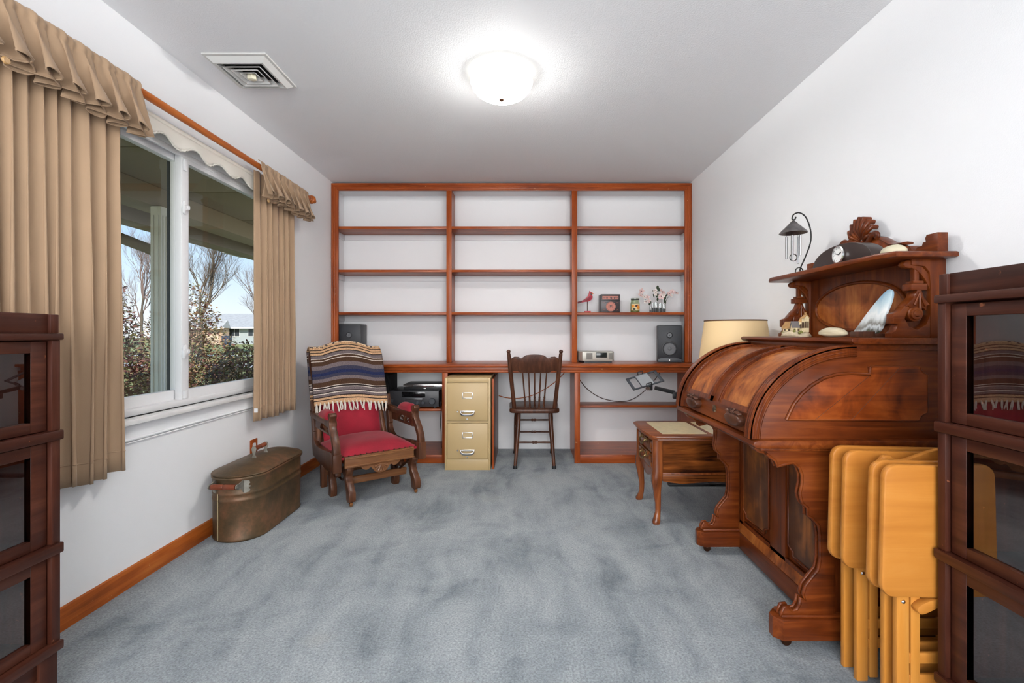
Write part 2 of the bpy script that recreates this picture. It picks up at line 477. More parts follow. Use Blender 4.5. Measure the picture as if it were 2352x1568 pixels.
# dark screen frame standing outside the near sash, and the head track
Bx(GX - .075, GX - .058, 2.385, 2.425, WZ0 + .03, WZ1 - .05).build('screen_frame', M_['black'], win)
Bx(GX + .02, GX + .035, WY0 + .03, WY1 - .03, WZ1 - .075, WZ1 - .05, bev=.003).build('head_track', M_['white'], win)
for z in (1.705, .985):
    la = MB()
    la.prism(rrect(2.345, 2.371, z - .034, z + .034, .012), 'x', GX + .033, GX + .041, bev=.002)
    la.lathe([(.012, 0), (.012, .012), (.008, .016)], c=(GX + .041, 2.358, z), axis='x', seg=14)
    la.prism([(2.328, z + .004), (2.368, z + .012), (2.368, z - .010), (2.341, z - .018), (2.335, z - .034), (2.326, z - .034)], 'x', GX + .043, GX + .055, bev=.002)
    la.build('latch', M_['white'], win)
Bx(GX + .033, GX + .045, 2.345, 2.365, WZ0 + .035, WZ0 + .075, bev=.003).build('stop', M_['white'], win)
Bx(GX + .033, GX + .045, 2.345, 2.365, WZ1 - .14, WZ1 - .085, bev=.003).build('stop', M_['white'], win)
marble = plain('white_marble', (0.80, 0.80, 0.79, 1), 0.22, var=0.10, vscale=9, coat=.3)
Bx(GX + .03, XL + .045, WY0 - .05, WY1 + .05, WZ0 - .024, WZ0, bev=.004).build('window_sill', marble, win)
mb = MB()
mb.box(XL, XL + .008, WY0 - .04, WY1 + .04, WZ0 - .096, WZ0 - .025)
mb.tube([(XL + .008, WY0 - .04, WZ0 - .092), (XL + .008, WY1 + .04, WZ0 - .092)], .007, 8)
mb.tube([(XL + .006, WY0 - .04, WZ0 - .105), (XL + .006, WY1 + .04, WZ0 - .105)], .004, 8)
mb.build('sill_apron', M_['wall'], win)

# ------------------------------------------------------------------ built-in shelves
YU, YL = 4.11, 3.893            # front planes of the upper unit and of the base units
D1 = (-.676, -.630); D2 = (.420, .468)
ub = thing('bookcase', 'tall built-in stained oak bookcase with nine open shelves above the counter', 'bookcase', (-.1, 4.25, .8225))
def stile(poly_y, y0, y1):
    pass
ZT = 2.385
mb = MB(); mb.prism([(XL + .001, .8225), (XL + .062, .8225), (XL + .062, ZT - .062), (XL + .001, ZT)], 'y', YU - .012, YU + .010, bev=.002)
mb.tube([(XL + .012, YU - .012, .83), (XL + .012, YU - .012, ZT - .012)], .006, 8)
mb.tube([(XL + .030, YU - .012, .83), (XL + .030, YU - .012, ZT - .030)], .005, 8)
mb.build('stile', M_['oak_z'], ub)
mb = MB(); mb.prism([(XR - .001, .8225), (XR - .062, .8225), (XR - .062, ZT - .062), (XR - .001, ZT)], 'y', YU - .012, YU + .010, bev=.002)
mb.tube([(XR - .012, YU - .012, .83), (XR - .012, YU - .012, ZT - .012)], .006, 8)
mb.tube([(XR - .030, YU - .012, .83), (XR - .030, YU - .012, ZT - .030)], .005, 8)
mb.build('stile', M_['oak_z'], ub)
mb = MB(); mb.prism([(XL + .001, ZT), (XL + .063, ZT - .063), (XR - .063, ZT - .063), (XR - .001, ZT)], 'y', YU - .012, YU + .010, bev=.002)
for dz, r in ((.012, .006), (.026, .005), (.038, .004), (.052, .005)):
    mb.tube([(XL + dz, YU - .012, ZT - dz), (XR - dz, YU - .012, ZT - dz)], r, 8)
mb.build('top_rail', M_['oak_x'], ub)
for a, b in (D1, D2):
    Bx(a, b, YU - .004, YU + .016, .8225, ZT - .058, bev=.002).build('divider_face', M_['oak_z'], ub)
    Bx(a + .012, b - .012, YU + .012, YB - .001, .8225, ZT - .03).build('divider', M_['oak_z'], ub)
bays = ((XL + .001, D1[0] + .012), (D1[1] - .012, D2[0] + .012), (D2[1] - .012, XR - .001))
for zt in (2.012, 1.634, 1.261):
    for i, (a, b) in enumerate(bays):
        mb = MB()
        a2 = a + (.0 if i == 0 else 0.0); b2 = b
        mb.box(a2, b2, YU + .002, YB - .001, zt - .022, zt, bev=.002)
        mb.build('shelf', M_['oak_x'], ub)
        Bx(a2 + .001, b2 - .001, YB - .016, YB - .0012, zt - .072, zt - .0225, bev=.002).build('cleat', M_['cab_white'], ub)
        if i != 1:
            xx = (a, a + .014) if i == 0 else (b - .014, b)
            Bx(xx[0], xx[1], YU + .03, YB - .017, zt - .072, zt - .0225, bev=.002).build('cleat', M_['cab_white'], ub)
Bx(XL + .001, XR - .001, YU + .012, YB - .001, ZT - .028, ZT - .012).build('top_panel', M_['cab_white'], ub)

ct = thing('countertop', 'long stained oak counter running across the wall under the shelves', 'counter', (-.1, 4.14, .75))
mb = MB()
mb.box(XL + .001, XR - .001, YL - .03, YB - .001, .800, .822, bev=.004)
mb.build('top_board', M_['oak_x'], ct)
mb = MB(); mb.box(XL + .001, XR - .001, YL + .016, YL + .03, .756, .7995, bev=.002)
mb.box(XL + .001, XR - .001, YL - .006, YL + .016, .752, .770, bev=.003)
mb.build('apron', M_['oak_x'], ct)

def base_unit(name, label, x0, x1, mid):
    u = thing(name, label, 'cabinet', ((x0 + x1) / 2, 4.14, 0))
    mb = MB()
    for (a, b) in ((x0, x0 + .046), (x1 - .046, x1)):
        mb = MB(); mb.box(a, b, YL, YL + .02, .0, .7515, bev=.002); mb.build('stile', M_['oak_z'], u)
        Bx(a + .012, b - .012, YL + .018, YB - .001, .0, .7515).build('side_panel', M_['oak_z'], u)
    Bx(x0 + .046, x1 - .046, YL, YL + .02, 0, .071, bev=.002).build('kick_board', M_['oak_x'], u)
    Bx(x0 + .03, x1 - .03, YL + .02, YB - .001, .052, .070).build('bottom_shelf', M_['oak_x'], u)
    mb = MB(); mb.box(x0 + .034, x1 - .034, mid, YB - .001, .418, .438, bev=.003)
    mb.build('shelf', M_['oak_x'], u)
    return u
base_unit('base_cabinet', 'open oak base cabinet behind the red rocker holding the stereo', XL + .001, D1[1], 3.98)
base_unit('base_cabinet', 'empty open oak base cabinet at the right beside the end table', D2[0], XR - .001, 4.17)
# ------------------------------------------------------------------ outdoors
GZ = -.35
grass = plain('lawn_grass', lin(140, 142, 84), 0.95, bump=.8, bscale=40, var=.25, vscale=.6)
struct('ground', Bx(-140, XL - .16, -40, 160, GZ - .1, GZ), grass, 'sunlit lawn beyond the window', 'lawn')
conc = plain('pale_concrete', lin(206, 202, 194), 0.9, var=.06, vscale=2)
def strip(name, pts, label):
    mb = MB(); mb.prism(pts, 'z', GZ, GZ + .02)
    tag(mb.build(name, conc), label, 'path', kind='structure')
strip('path', [(-60, 30), (-8, 30), (-8, 30.9), (-60, 30.9)], 'pale concrete walk crossing the lawn')
strip('driveway', [(-60, 23), (-8, 19.5), (-8, 21.5), (-60, 25.2)], 'pale street strip beyond the shrubs')
struct('porch_floor', Bx(-3.3, XL - .16, -3, 7.5, GZ, -.12), conc, 'concrete porch slab outside the window', 'porch')

olive = plain('olive_soffit', lin(128, 114, 84), 0.8, bump=.15, bscale=60)
por = thing('porch_roof', 'olive brown porch roof overhang outside the window', 'roof', (-2.9, 2.5, 2.35))
for k in range(9):
    y = -2.0 + k * 1.05
    Bx(-4.0, XL - .145, y, y + 1.035, 2.36, 2.385, bev=.004).build('soffit_panel', olive, por)
Bx(-4.2, XL - .145, -2.0, 7.45, 2.386, 2.50).build('roof_slab', olive, por)
Bx(-4.24, -4.0, -2.0, 7.45, 2.22, 2.40, bev=.01).build('fascia', plain('fascia_paint', lin(108, 98, 74), .6), por)
mb = MB(); mb.prism([(-4.5, 2.28), (-3.3, 2.28), (-3.3, 2.37), (-4.0, 2.37)], 'y', 7.0, 7.46)
mb.build('gable_end', plain('gable_paint', lin(190, 190, 184), .6), por)
Bx(-3.45, -3.20, -2.0, 7.3, 2.18, 2.36, bev=.01).build('beam', olive, por)

post = thing('porch_post', 'white fluted porch post seen through the near pane', 'post', (-3.2, 4.13, -.12))
mb = MB()
sec = []
for k in range(48):
    a = 2 * math.pi * k / 48
    sec.append(.0)
mb.box(-3.235, -3.14, 4.07, 4.20, -.12, 2.18, bev=.008)
postm = plain('post_paint', lin(236, 230, 214), .6)
mb.build('shaft', postm, post)
for dy in (.03, .065, .10):
    Bx(-3.1405, -3.132, 4.06 + dy, 4.06 + dy + .018, .0, 2.1, bev=.003).build('flute', postm, post)
for dx in (.012, .055):
    Bx(-3.235 + dx, -3.235 + dx + .022, 4.061, 4.0705, .0, 2.1, bev=.003).build('flute', postm, post)
ds = thing('downspout', 'curved olive downspout elbow beside the porch post', 'downspout', (-3.6, 4.05, 1.7))
pts = smooth_poly([(-3.62, 3.92, 2.20), (-3.60, 3.95, 2.02), (-3.50, 4.0, 1.92), (-3.38, 4.06, 1.86), (-3.30, 4.22, 1.80), (-3.287, 4.28, 1.7), (-3.287, 4.285, 1.2), (-3.287, 4.285, -.12)], 5, closed=False)
MB().tube(pts, .045, 10).build('pipe', olive, ds)

bark = plain('tree_bark', lin(96, 84, 70), .95, var=.2, vscale=4)
twigm = plain('twig_bark', lin(122, 100, 90), .95)
def bare_tree(name, label, base, h, spread, seed, lean=0.0, twigs=True, depth=5, thick=1.0):
    rnd = random.Random(seed)
    root = thing(name, label, 'tree', base)
    trunk, limbs = MB(), MB()
    b0 = Vector(base)
    def grow(p, d, ln, r, lev):
        pts = [p.copy()]; q = p.copy(); dd = d.copy()
        n = 4
        for i in range(n):
            dd = (dd + Vector((rnd.uniform(-.16, .16), rnd.uniform(-.16, .16), rnd.uniform(-.02, .12)))).normalized()
            q = q + dd * ln / n; pts.append(q.copy())
        (trunk if lev <= 1 else limbs).tube(pts, [r * (1 - .45 * i / n) for i in range(n + 1)], 7 if lev < 2 else (5 if lev < 4 else 3))
        if lev >= depth: return
        k = 3 if lev < 2 else rnd.choice((3, 4))
        for i in range(k):
            t = pts[-1] if i < 2 else pts[rnd.choice((2, 3))]
            a = rnd.uniform(0, 2 * math.pi); tilt = rnd.uniform(.30, .85) * spread
            side = Vector((math.cos(a), math.sin(a), 0))
            nd = (dd + side * math.tan(min(tilt, 1.2)) * .75 + Vector((0, 0, .12))).normalized()
            grow(t, nd, ln * rnd.uniform(.62, .86), r * .52 if i else r * .6, lev + 1)
    grow(b0, Vector((lean, 0, 1)).normalized(), h * .25, .22 * h / 8 * thick, 0)
    trunk.build('trunk', bark, root)
    o = limbs.build('branches', twigm if twigs else bark, root); o['kind'] = 'stuff'
    return root
def world_dir(px, Y): return (px - 1203.) * Y / 1080.
bare_tree('bare_tree', 'large bare spreading tree with forked trunk before the houses', (world_dir(462, 30), 30, GZ), 9.6, .80, 11, .06, False, 7, .62)
bare_tree('bare_tree', 'slender bare tree at the right of the far pane', (world_dir(600, 36), 36, GZ), 8.6, 1.0, 5, -.1, True, 6, .5)
bare_tree('bare_tree', 'bushy bare tree seen left of the porch post', (world_dir(318, 22), 22, GZ), 7.0, .8, 23, 0, True, 7, .5)

def leafy_shrub(name, label, base, rx, ry, h, n, seed, cols):
    rnd = random.Random(seed)
    root = thing(name, label, 'shrub', base)
    st = MB(); b0 = Vector(base)
    for k in range(16):
        a = rnd.uniform(0, 6.28); e = Vector((math.cos(a) * rx * .7 * rnd.random(), math.sin(a) * ry * .7 * rnd.random(), h * rnd.uniform(.6, 1.0)))
        st.tube([b0, b0 + e * .5 + Vector((0, 0, .1)), b0 + e], [.014, .009, .003], 5)
    st.build('stems', bark, root)['kind'] = 'stuff'
    for ci, c in enumerate(cols):
        lv = MB()
        for k in range(n // len(cols)):
            while True:
                u = Vector((rnd.uniform(-1, 1), rnd.uniform(-1, 1), rnd.uniform(0, 1)))
                if (u.x ** 2 + u.y ** 2) < (1 - .93 * u.z ** 1.15) * (.75 + .5 * noise.noise(Vector((u.x * 2 + seed, u.y * 2, u.z * 4)))) * 1.15 and rnd.random() < .35 + .65 * (u.x ** 2 + u.y ** 2): break
            p = b0 + Vector((u.x * rx, u.y * ry, .05 + u.z * h))
            s = rnd.uniform(.020, .042)
            M = Matrix.Translation(p) @ Euler((rnd.uniform(-1, 1), rnd.uniform(-1, 1), rnd.uniform(0, 6.28))).to_matrix().to_4x4()
            lv.add([(0, 0, 0), (s * .45, s * .8, s * .15), (0, s * 1.9, 0), (-s * .45, s * .8, s * .15)], [(0, 1, 2), (0, 2, 3)], M)
        o = lv.build('foliage', c, root); o['kind'] = 'stuff'
    return root
lf = [plain('leaf_russet', lin(112, 74, 64), .7, var=.3, vscale=5), plain('leaf_olive', lin(124, 116, 70), .7, var=.3, vscale=5), plain('leaf_tan', lin(160, 130, 98), .7)]
leafy_shrub('russet_shrub', 'tall russet shrub filling the lower far pane', (-5.95, 8.3, GZ), .95, .95, 2.25, 13000, 3, [lf[0], lf[1], lf[2]])
leafy_shrub('russet_shrub', 'lower russet shrub in front of the lawn at the far curtain', (-4.15, 7.0, GZ), .80, .60, 1.25, 9000, 4, [lf[0], lf[1], lf[2]])
leafy_shrub('russet_shrub', 'dark russet shrub left of the porch post', (-5.45, 6.1, GZ), .60, .60, 2.1, 9000, 6, [lf[0], lf[0], lf[1]])

def house(name, label, x0, x1, y, zt, wallc, roofc, garage, dp=8.0, rise=1.7):
    root = thing(name, label, 'house', ((x0 + x1) / 2, y, GZ))
    Bx(x0, x1, y, y + dp, GZ, zt).build('wall', wallc, root)
    mb = MB()
    mb.prism([(y - .7, zt - .1), (y + dp / 2, zt + rise), (y + dp + (.7 if dp > 4 else 0), zt - .1)], 'x', x0 - .6, x1 + (.6 if dp > 4 else .2))
    mb.build('roof', roofc, root)
    Bx(x0 - .6, x1 + .6, y - .75, y - .68, zt - .22, zt - .02).build('gutter', M_['white'], root)
    if garage:
        g0, g1 = garage
        d = thing('x', None, None) if False else None
        gd = Bx(g0, g1, y - .06, y - .005, GZ, GZ + 2.2, bev=.02).build('garage_door', plain('garage_paint', lin(214, 190, 168), .7), root)
        for r in range(4):
            for c in range(4):
                w_ = (g1 - g0) / 4
                Bx(g0 + c * w_ + .1, g0 + (c + 1) * w_ - .1, y - .085, y - .06, GZ + .1 + r * .54, GZ + .5 + r * .54, bev=.015).build('door_panel', plain('garage_paint', lin(214, 190, 168), .7) if False else gd.data.materials[0], gd)
    else:
        for wx in (.33, .48, .62):
            a = x0 + (x1 - x0) * wx
            f = Bx(a, a + 1.5, y - .05, y + .02, GZ + 1.0, GZ + 2.2, bev=.02).build('window', M_['white'], root)
            Bx(a + .1, a + .7, y - .06, y - .05, GZ + 1.1, GZ + 2.1).build('pane', plain('far_glass', lin(60, 66, 74), .2), f)
            Bx(a + .8, a + 1.4, y - .06, y - .05, GZ + 1.1, GZ + 2.1).build('pane', bpy.data.materials['far_glass'], f)
roofm = plain('grey_shingle', lin(178, 176, 172), .9, var=.12, vscale=3)
house('brick_house', 'tan brick garage wing with panelled door behind the shrub', world_dir(436, 60), world_dir(513, 60), 60, GZ + 2.25, plain('tan_brick', lin(204, 172, 146), .9, var=.08, vscale=8), roofm, (world_dir(468, 60), world_dir(504, 60)), 1.2, .9)
house('grey_house', 'pale grey siding house with low roof beyond the lawn', world_dir(430, 62), world_dir(720, 62), 62, GZ + 2.3, plain('grey_siding', lin(176, 184, 188), .9), roofm, None, 8.0, 1.9)
bin_ = thing('wheelie_bin', 'small dark blue bin beside the tan garage', 'bin', (world_dir(521, 52), 52, GZ))
bx_ = world_dir(521, 52)
mb = MB(); mb.prism([(bx_ - .32, GZ), (bx_ + .32, GZ), (bx_ + .40, GZ + 1.1), (bx_ - .40, GZ + 1.1)], 'y', 51.7, 52.3, bev=.03); mb.build('body', plain('bin_blue', lin(60, 74, 96), .5), bin_)
Bx(bx_ - .43, bx_ + .43, 51.65, 52.35, GZ + 1.1, GZ + 1.18, bev=.03).build('lid', bpy.data.materials['bin_blue'], bin_)
# ------------------------------------------------------------------ ceiling light and vent
LX, LY = -.113, 2.40
cl = thing('ceiling_light', 'round frosted glass bowl ceiling light with bronze finial', 'ceiling light', (LX, LY, 2.27))
mb = MB(); mb.lathe([(.118, 0), (.118, -.010), (.105, -.018), (.0001, -.018)], c=(LX, LY, ZC - .0005), seg=32); mb.build('ceiling_plate', M_['white'], cl)
bowl = plain('lit_frosted_glass', (0.9, 0.88, 0.84, 1), 0.35, emit=((1.0, 0.97, 0.92, 1), 23.0))
# the opal bowl glows most at its bottom, below the bulbs, and fades towards the rim
_n = bowl.node_tree.nodes; _l = bowl.node_tree.links
_g = N(_n, 'ShaderNodeTexCoord'); _s = N(_n, 'ShaderNodeSeparateXYZ'); _l.new(_g.outputs['Object'], _s.inputs[0])
_r = N(_n, 'ShaderNodeMapRange'); _r.inputs['From Min'].default_value = .004; _r.inputs['From Max'].default_value = .062
_r.inputs['To Min'].default_value = 44.0; _r.inputs['To Max'].default_value = 1.2
_l.new(_s.outputs['Z'], _r.inputs['Value']); _l.new(_r.outputs[0], _n['Principled BSDF'].inputs['Emission Strength'])
mb = MB()
pr = [(.160, .085), (.158, .078), (.150, .058), (.128, .032), (.095, .013), (.05, .003), (.0001, .0)]
mb.lathe(pr, c=(LX, LY, 2.272), seg=40); mb.build('glass_bowl', bowl, cl)
mb = MB(); mb.lathe([(r - .003 if r > .01 else r, h + .003) for r, h in pr], c=(LX, LY, 2.272), seg=40); mb.build('bowl_lining', plain('opal_glass', (.8, .78, .72, 1), .4), cl)
mb = MB(); mb.tube([(LX, LY, 2.27), (LX, LY, ZC - .02)], .006, 8); mb.build('stem', M_['bronze'], cl)
mb = MB(); mb.lathe([(.0001, -.012), (.006, -.009), (.013, -.003), (.013, .0), (.006, .002)], c=(LX, LY, 2.268), seg=20); mb.build('finial', M_['bronze'], cl)
for k in range(2):
    a = k * math.pi
    mb = MB(); mb.ell((LX + .06 * math.cos(a), LY + .06 * math.sin(a), 2.335), .03, .03, .03)
    mb.build('bulb', M_['white'], cl)
bl = bpy.data.lights.new('bulb_light', 'POINT'); bl.energy = 27; bl.shadow_soft_size = .05; bl.color = (1, .98, .95)
blo = bpy.data.objects.new('bulb_light', bl); COL.objects.link(blo); blo.location = (LX, LY, 2.352)

vt = thing('ceiling_vent', 'square white louvered air vent in the ceiling', 'vent', (-1.37, 2.37, ZC))
vm = plain('vent_enamel', (.62, .62, .60, 1), .4)
def frame_ring(mb, cx, cy, h0, h1, z0, z1):
    """sloped square ring: half-size h0 at z0 to h1 at z1"""
    a = [(cx - h0, cy - h0, z0), (cx + h0, cy - h0, z0), (cx + h0, cy + h0, z0), (cx - h0, cy + h0, z0)]
    b = [(cx - h1, cy - h1, z1), (cx + h1, cy - h1, z1), (cx + h1, cy + h1, z1), (cx - h1, cy + h1, z1)]
    mb.add(a + b, [(0, 1, 5, 4), (1, 2, 6, 5), (2, 3, 7, 6), (3, 0, 4, 7)])
mb = MB(); frame_ring(mb, -1.37, 2.37, .152, .152, ZC - .0005, ZC - .008); frame_ring(mb, -1.37, 2.37, .152, .140, ZC - .008, ZC - .010); frame_ring(mb, -1.37, 2.37, .140, .118, ZC - .010, ZC - .030); frame_ring(mb, -1.37, 2.37, .118, .108, ZC - .030, ZC - .030)
frame_ring(mb, -1.37, 2.37, .108, .108, ZC - .030, ZC - .002)
mb.build('vent_frame', vm, vt, sharp=20)
Bx(-1.37 - .107, -1.37 + .107, 2.37 - .107, 2.37 + .107, ZC - .004, ZC - .001).build('duct', M_['black_soft'], vt)
for h in (.088, .062, .036):
    mb = MB(); frame_ring(mb, -1.37, 2.37, h - .022, h, ZC - .012, ZC - .034); frame_ring(mb, -1.37, 2.37, h, h + .004, ZC - .034, ZC - .033)
    mb.build('louver', vm, vt, thick=.0015, sharp=20)
mb = MB(); mb.prism([(-1.385, 2.355), (-1.36, 2.350), (-1.345, 2.362), (-1.35, 2.378), (-1.37, 2.385), (-1.388, 2.372)], 'z', ZC - .05, ZC - .022, bev=.004); mb.build('damper_knob', plain('ivory_plastic', lin(226, 220, 196), .5), vt)

# ------------------------------------------------------------------ curtains
RX, RZ = -1.585, 2.075
rod = thing('curtain_rod', 'orange stained wooden curtain rod with turned finial above the window', 'curtain rod', (RX, 2.4, RZ))
rodm = wood('rod_wood', lin(150, 72, 26), lin(184, 100, 44), lin(200, 120, 60), grain='y', rough=.3)
MB().tube([(RX, 1.25, RZ), (RX, 3.47, RZ)], .017, 16).build('pole', rodm, rod)
fin = [(.010, 0), (.020, .004), (.020, .010), (.012, .014), (.012, .020), (.028, .030), (.032, .044), (.026, .058), (.014, .066), (.012, .072), (.018, .080), (.016, .090), (.0001, .096)]
MB().lathe(fin, c=(RX, 3.47, RZ), axis='y', seg=20).build('finial', rodm, rod)
MB().lathe([(r, -h) for r, h in fin], c=(RX, 1.25, RZ), axis='y', seg=20).build('finial', rodm, rod)
for y in (1.30, 3.43):
    mb = MB(); mb.prism([(XL, RZ - .05), (XL + .012, RZ - .05), (XL + .03, RZ - .03), (RX + .005, RZ - .032), (RX + .022, RZ - .018), (RX + .022, RZ - .005), (RX, RZ - .018), (XL + .04, RZ - .015), (XL + .012, RZ + .04), (XL, RZ + .04)], 'y', y - .009, y + .009, bev=.003)
    mb.build('bracket', rodm, rod)

def pleat_profile(seed, n):
    rnd = random.Random(seed)
    ws = [rnd.uniform(.75, 1.3) for _ in range(n)]; t = sum(ws); c = [0]
    for x in ws: c.append(c[-1] + x / t)
    amp = [rnd.uniform(.7, 1.15) for _ in range(n)]
    def f(u):
        for k in range(n):
            if u <= c[k + 1] or k == n - 1:
                q = min(max((u - c[k]) / (c[k + 1] - c[k]), 0), 1)
                return q, amp[k], k
    return f

def curtain(label, y0, y1, npl, seed, zbot, amp, val_y0, val_y1, val_drop, nval, btn, bpos):
    root = thing('curtain', label, 'curtain', (RX, (y0 + y1) / 2, zbot), group='tan curtain panels')
    f = pleat_profile(seed, npl)
    def sheet(u, v):
        q, a, k = f(u)
        z = 2.06 + (zbot - 2.06) * v
        g = amp * (.55 + .45 * min(1, v * 1.6)) * a
        # rounded pleat that tucks under on its far side
        x = RX - .036 + g * (1 - abs(2 * q - 1) ** 2.6) * 1.25 - g * .35
        tuck = .35 * (y1 - y0) / npl * math.sin(2 * math.pi * q) * (.4 + .6 * v)
        sag = .010 * math.sin(k * 2.1 + v * 3)
        y = y0 + (y1 - y0) * u + tuck + sag * v
        return (x, y, z + .006 * math.sin(k * 1.7) * v)
    MB().grid(sheet, npl * 16, 26).build('drape', M_['drape'], root, sharp=180, thick=.0025)
    # stitched hem
    hem = MB()
    def hemf(u, v):
        p = sheet(u, 1 - (.080 - .004 * v) / (2.06 - zbot)); return (p[0] + .0022, p[1], p[2])
    hem.grid(hemf, npl * 16, 1); hem.build('hem_seam', M_['drape'], root, sharp=180, thick=.0012)
    rnd = random.Random(seed + 50)
    ph = [rnd.uniform(-.5, .5) for _ in range(nval + 2)]
    def val(u, v):
        # v 0 top of the ruffle, passes in front of the pole, 1 the flared lower edge
        w = val_y0 + (val_y1 - val_y0) * u
        t = u * nval
        s = math.sin(2 * math.pi * t + ph[int(t) % len(ph)] * .3)
        s2 = math.sin(2 * math.pi * t * 2.7 + 1.3)
        if v < .12:
            k = v / .12; z = RZ + .032 - .010 * k; x = RX + .006 + .016 * k; am = .004
        elif v < .3:
            k = (v - .12) / .18; z = RZ + .022 - .036 * k; x = RX + .022 + .006 * math.sin(math.pi * k); am = .005
        else:
            k = (v - .3) / .7
            drop = val_drop * (1 - .05 * math.cos(math.pi * u))
            z = RZ - .014 - drop * k; x = RX + .026 + .034 * k; am = .005 + .046 * k ** 1.1
        y = w + (am * .85) * math.sin(4 * math.pi * t + .6) * (0 if v < .3 else 1)
        return (x + am * s * .9 + (.0025 * s2 if v < .5 else .001 * s2), y, z + (am * .25) * s2 * .3 + (.010 * s if v > .5 else 0) * (v - .5) * 2)
    MB().grid(val, nval * 22, 22).build('valance', M_['drape'], root, sharp=180, thick=.0025)
    def edge(u):
        p = val(u, 1.0); return (p[0], p[1], p[2] - .0005)
    MB().tube([edge(i / (nval * 22)) for i in range(nval * 22 + 1)], .0028, 6).build('valance_hem', M_['drape'], root, sharp=180)
    bp = Vector(bpos)
    MB().lathe([(.0001, .006), (.004, .005), (.009, .006), (.011, .003), (.011, 0)], c=(bp.x, bp.y, bp.z), axis='x', seg=18).build('button', plain('horn_button', lin(178, 140, 92), .35), root)
    return root
curtain('wide tan curtain panel with ruffled valance nearest the camera', 1.40, 1.895, 9, 4, .525, .034, 1.30, 1.915, .170, 7, 0, (-1.515, 1.374, 1.872))
c2 = curtain('narrow tan curtain panel with ruffled valance beside the far corner', 2.83, 3.33, 7, 9, .545, .028, 2.79, 3.40, .160, 7, 1, (-1.522, 2.80, 1.865))
MB().box(-1.62, -1.60, 2.825, 2.83, .60, .625).build('care_tag', M_['white'], c2)

shade = thing('roller_shade', 'rolled up cream window shade with scalloped lace hem', 'window shade', (-1.645, 2.35, 1.98))
cream = plain('cream_shade_cloth', lin(226, 222, 212), .8, bump=.15, bscale=300)
MB().tube([(-1.660, WY0 + .01, 2.040), (-1.660, WY1 - .02, 2.040)], .018, 16).build('roller', cream, shade)
def sc(u, v):
    y = WY0 + .02 + (WY1 - WY0 - .05) * u
    z = 2.03 - v * (.060 + .018 * math.cos(u * 9 * 2 * math.pi))
    return (-1.641 + .006 * math.sin(u * 40) * v, y, z)
MB().grid(sc, 180, 5).build('shade_cloth', cream, shade, sharp=180, thick=.0015)
MB().tube([(lambda p: (p[0], p[1], p[2] - .002 + .002 * math.sin(i * 2.2)))(sc(i / 240, 1)) for i in range(241)], [.0055 if i % 2 else .0035 for i in range(241)], 6).build('lace_hem', cream, shade, sharp=180)

# ------------------------------------------------------------------ sectional glass-door bookcases
dark_glass = thin_glass('cabinet_glass', (0.86, 0.86, 0.88, 1), gloss=.12)
inner = plain('cabinet_interior', lin(24, 15, 13), .8)
def barrister(label, xf, s, y_far, y_near, lips, ztop, zbase):
    """xf front plane, s = direction towards the wall"""
    root = thing('glass_door_bookcase', label, 'bookcase', (xf + s * .16, (y_far + y_near) / 2, 0), group='sectional glass-door bookcases')
    xb = xf + s * .315
    def bb(name, d0, d1, y0, y1, z0, z1, m, bev=.002, par=root):
        a, b = sorted((xf + s * d0, xf + s * d1))
        return Bx(a, b, y0, y1, z0, z1, bev=bev).build(name, m, par)
    # crown
    bb('crown_rail', .012, .30, y_near + .02, y_far - .022, lips[0][0], ztop, M_['bar_y'])
    bb('crown_post', .004, .31, y_far - .024, y_far, lips[0][0], ztop - .001, M_['bar_z'])
    bb('crown_post', .004, .31, y_near, y_near + .024, lips[0][0], ztop - .001, M_['bar_z'])
    n = len(lips) - 1
    for i in range(n + 1):
        zl1, zl0 = lips[i]
        bb('section_lip', -.008, .31, y_near - .004, y_far + .004, zl0, zl1, M_['bar_y'], .004)
        if i == n: break
        z1 = zl0; z0 = lips[i + 1][0]
        bb('side_panel', .0, .31, y_far - .024, y_far, z0, z1, M_['bar_z'])
        bb('side_panel', .0, .31, y_near, y_near + .024, z0, z1, M_['bar_z'])
        bb('back_panel', .295, .305, y_near + .024, y_far - .024, z0, z1, inner, 0)
        bb('inner_floor', .03, .295, y_near + .024, y_far - .024, z0 - .012, z0 - .002, inner, 0)
        # lift-up door
        a, b = sorted((xf + s * .010, xf + s * .030))
        ya, yb = y_near + .027, y_far - .030
        d = MB()
        d.box(a, b, ya, ya + .042, z0 + .002, z1 - .004, bev=.002); d.box(a, b, yb - .042, yb, z0 + .002, z1 - .004, bev=.002)
        d.box(a, b, ya + .042, yb - .042, z1 - .036, z1 - .004, bev=.002); d.box(a, b, ya + .042, yb - .042, z0 + .002, z0 + .032, bev=.002)
        dr = d.build('door', M_['bar_y'], root)
        a2, b2 = sorted((xf + s * .020, xf + s * .024))
        Bx(a2, b2, ya + .038, yb - .038, z0 + .028, z1 - .032).build('pane', dark_glass, dr)
    zl = lips[-1][1]
    bb('base_apron', .012, .03, y_near + .05, y_far - .05, zl - .055, zl, M_['bar_y'])
    for ys in ((y_far - .055, y_far - .004), (y_near + .004, y_near + .055)):
        for d in ((.004, .05), (.255, .30)):
            bb('foot', d[0], d[1], ys[0], ys[1], 0.0, zl, M_['bar_z'])
    return root
barrister('mahogany bookcase with three glass doors against the window wall', -1.34, -1, 1.36, .50,
          [(1.075, 1.056), (.797, .769), (.473, .443), (.191, .165)], 1.130, .1)
barrister('mahogany bookcase with three glass doors beside the folded tray tables', 1.11, 1, 1.262, .40,
          [(1.177, 1.155), (.840, .812), (.500, .473), (.167, .142)], 1.233, .1)
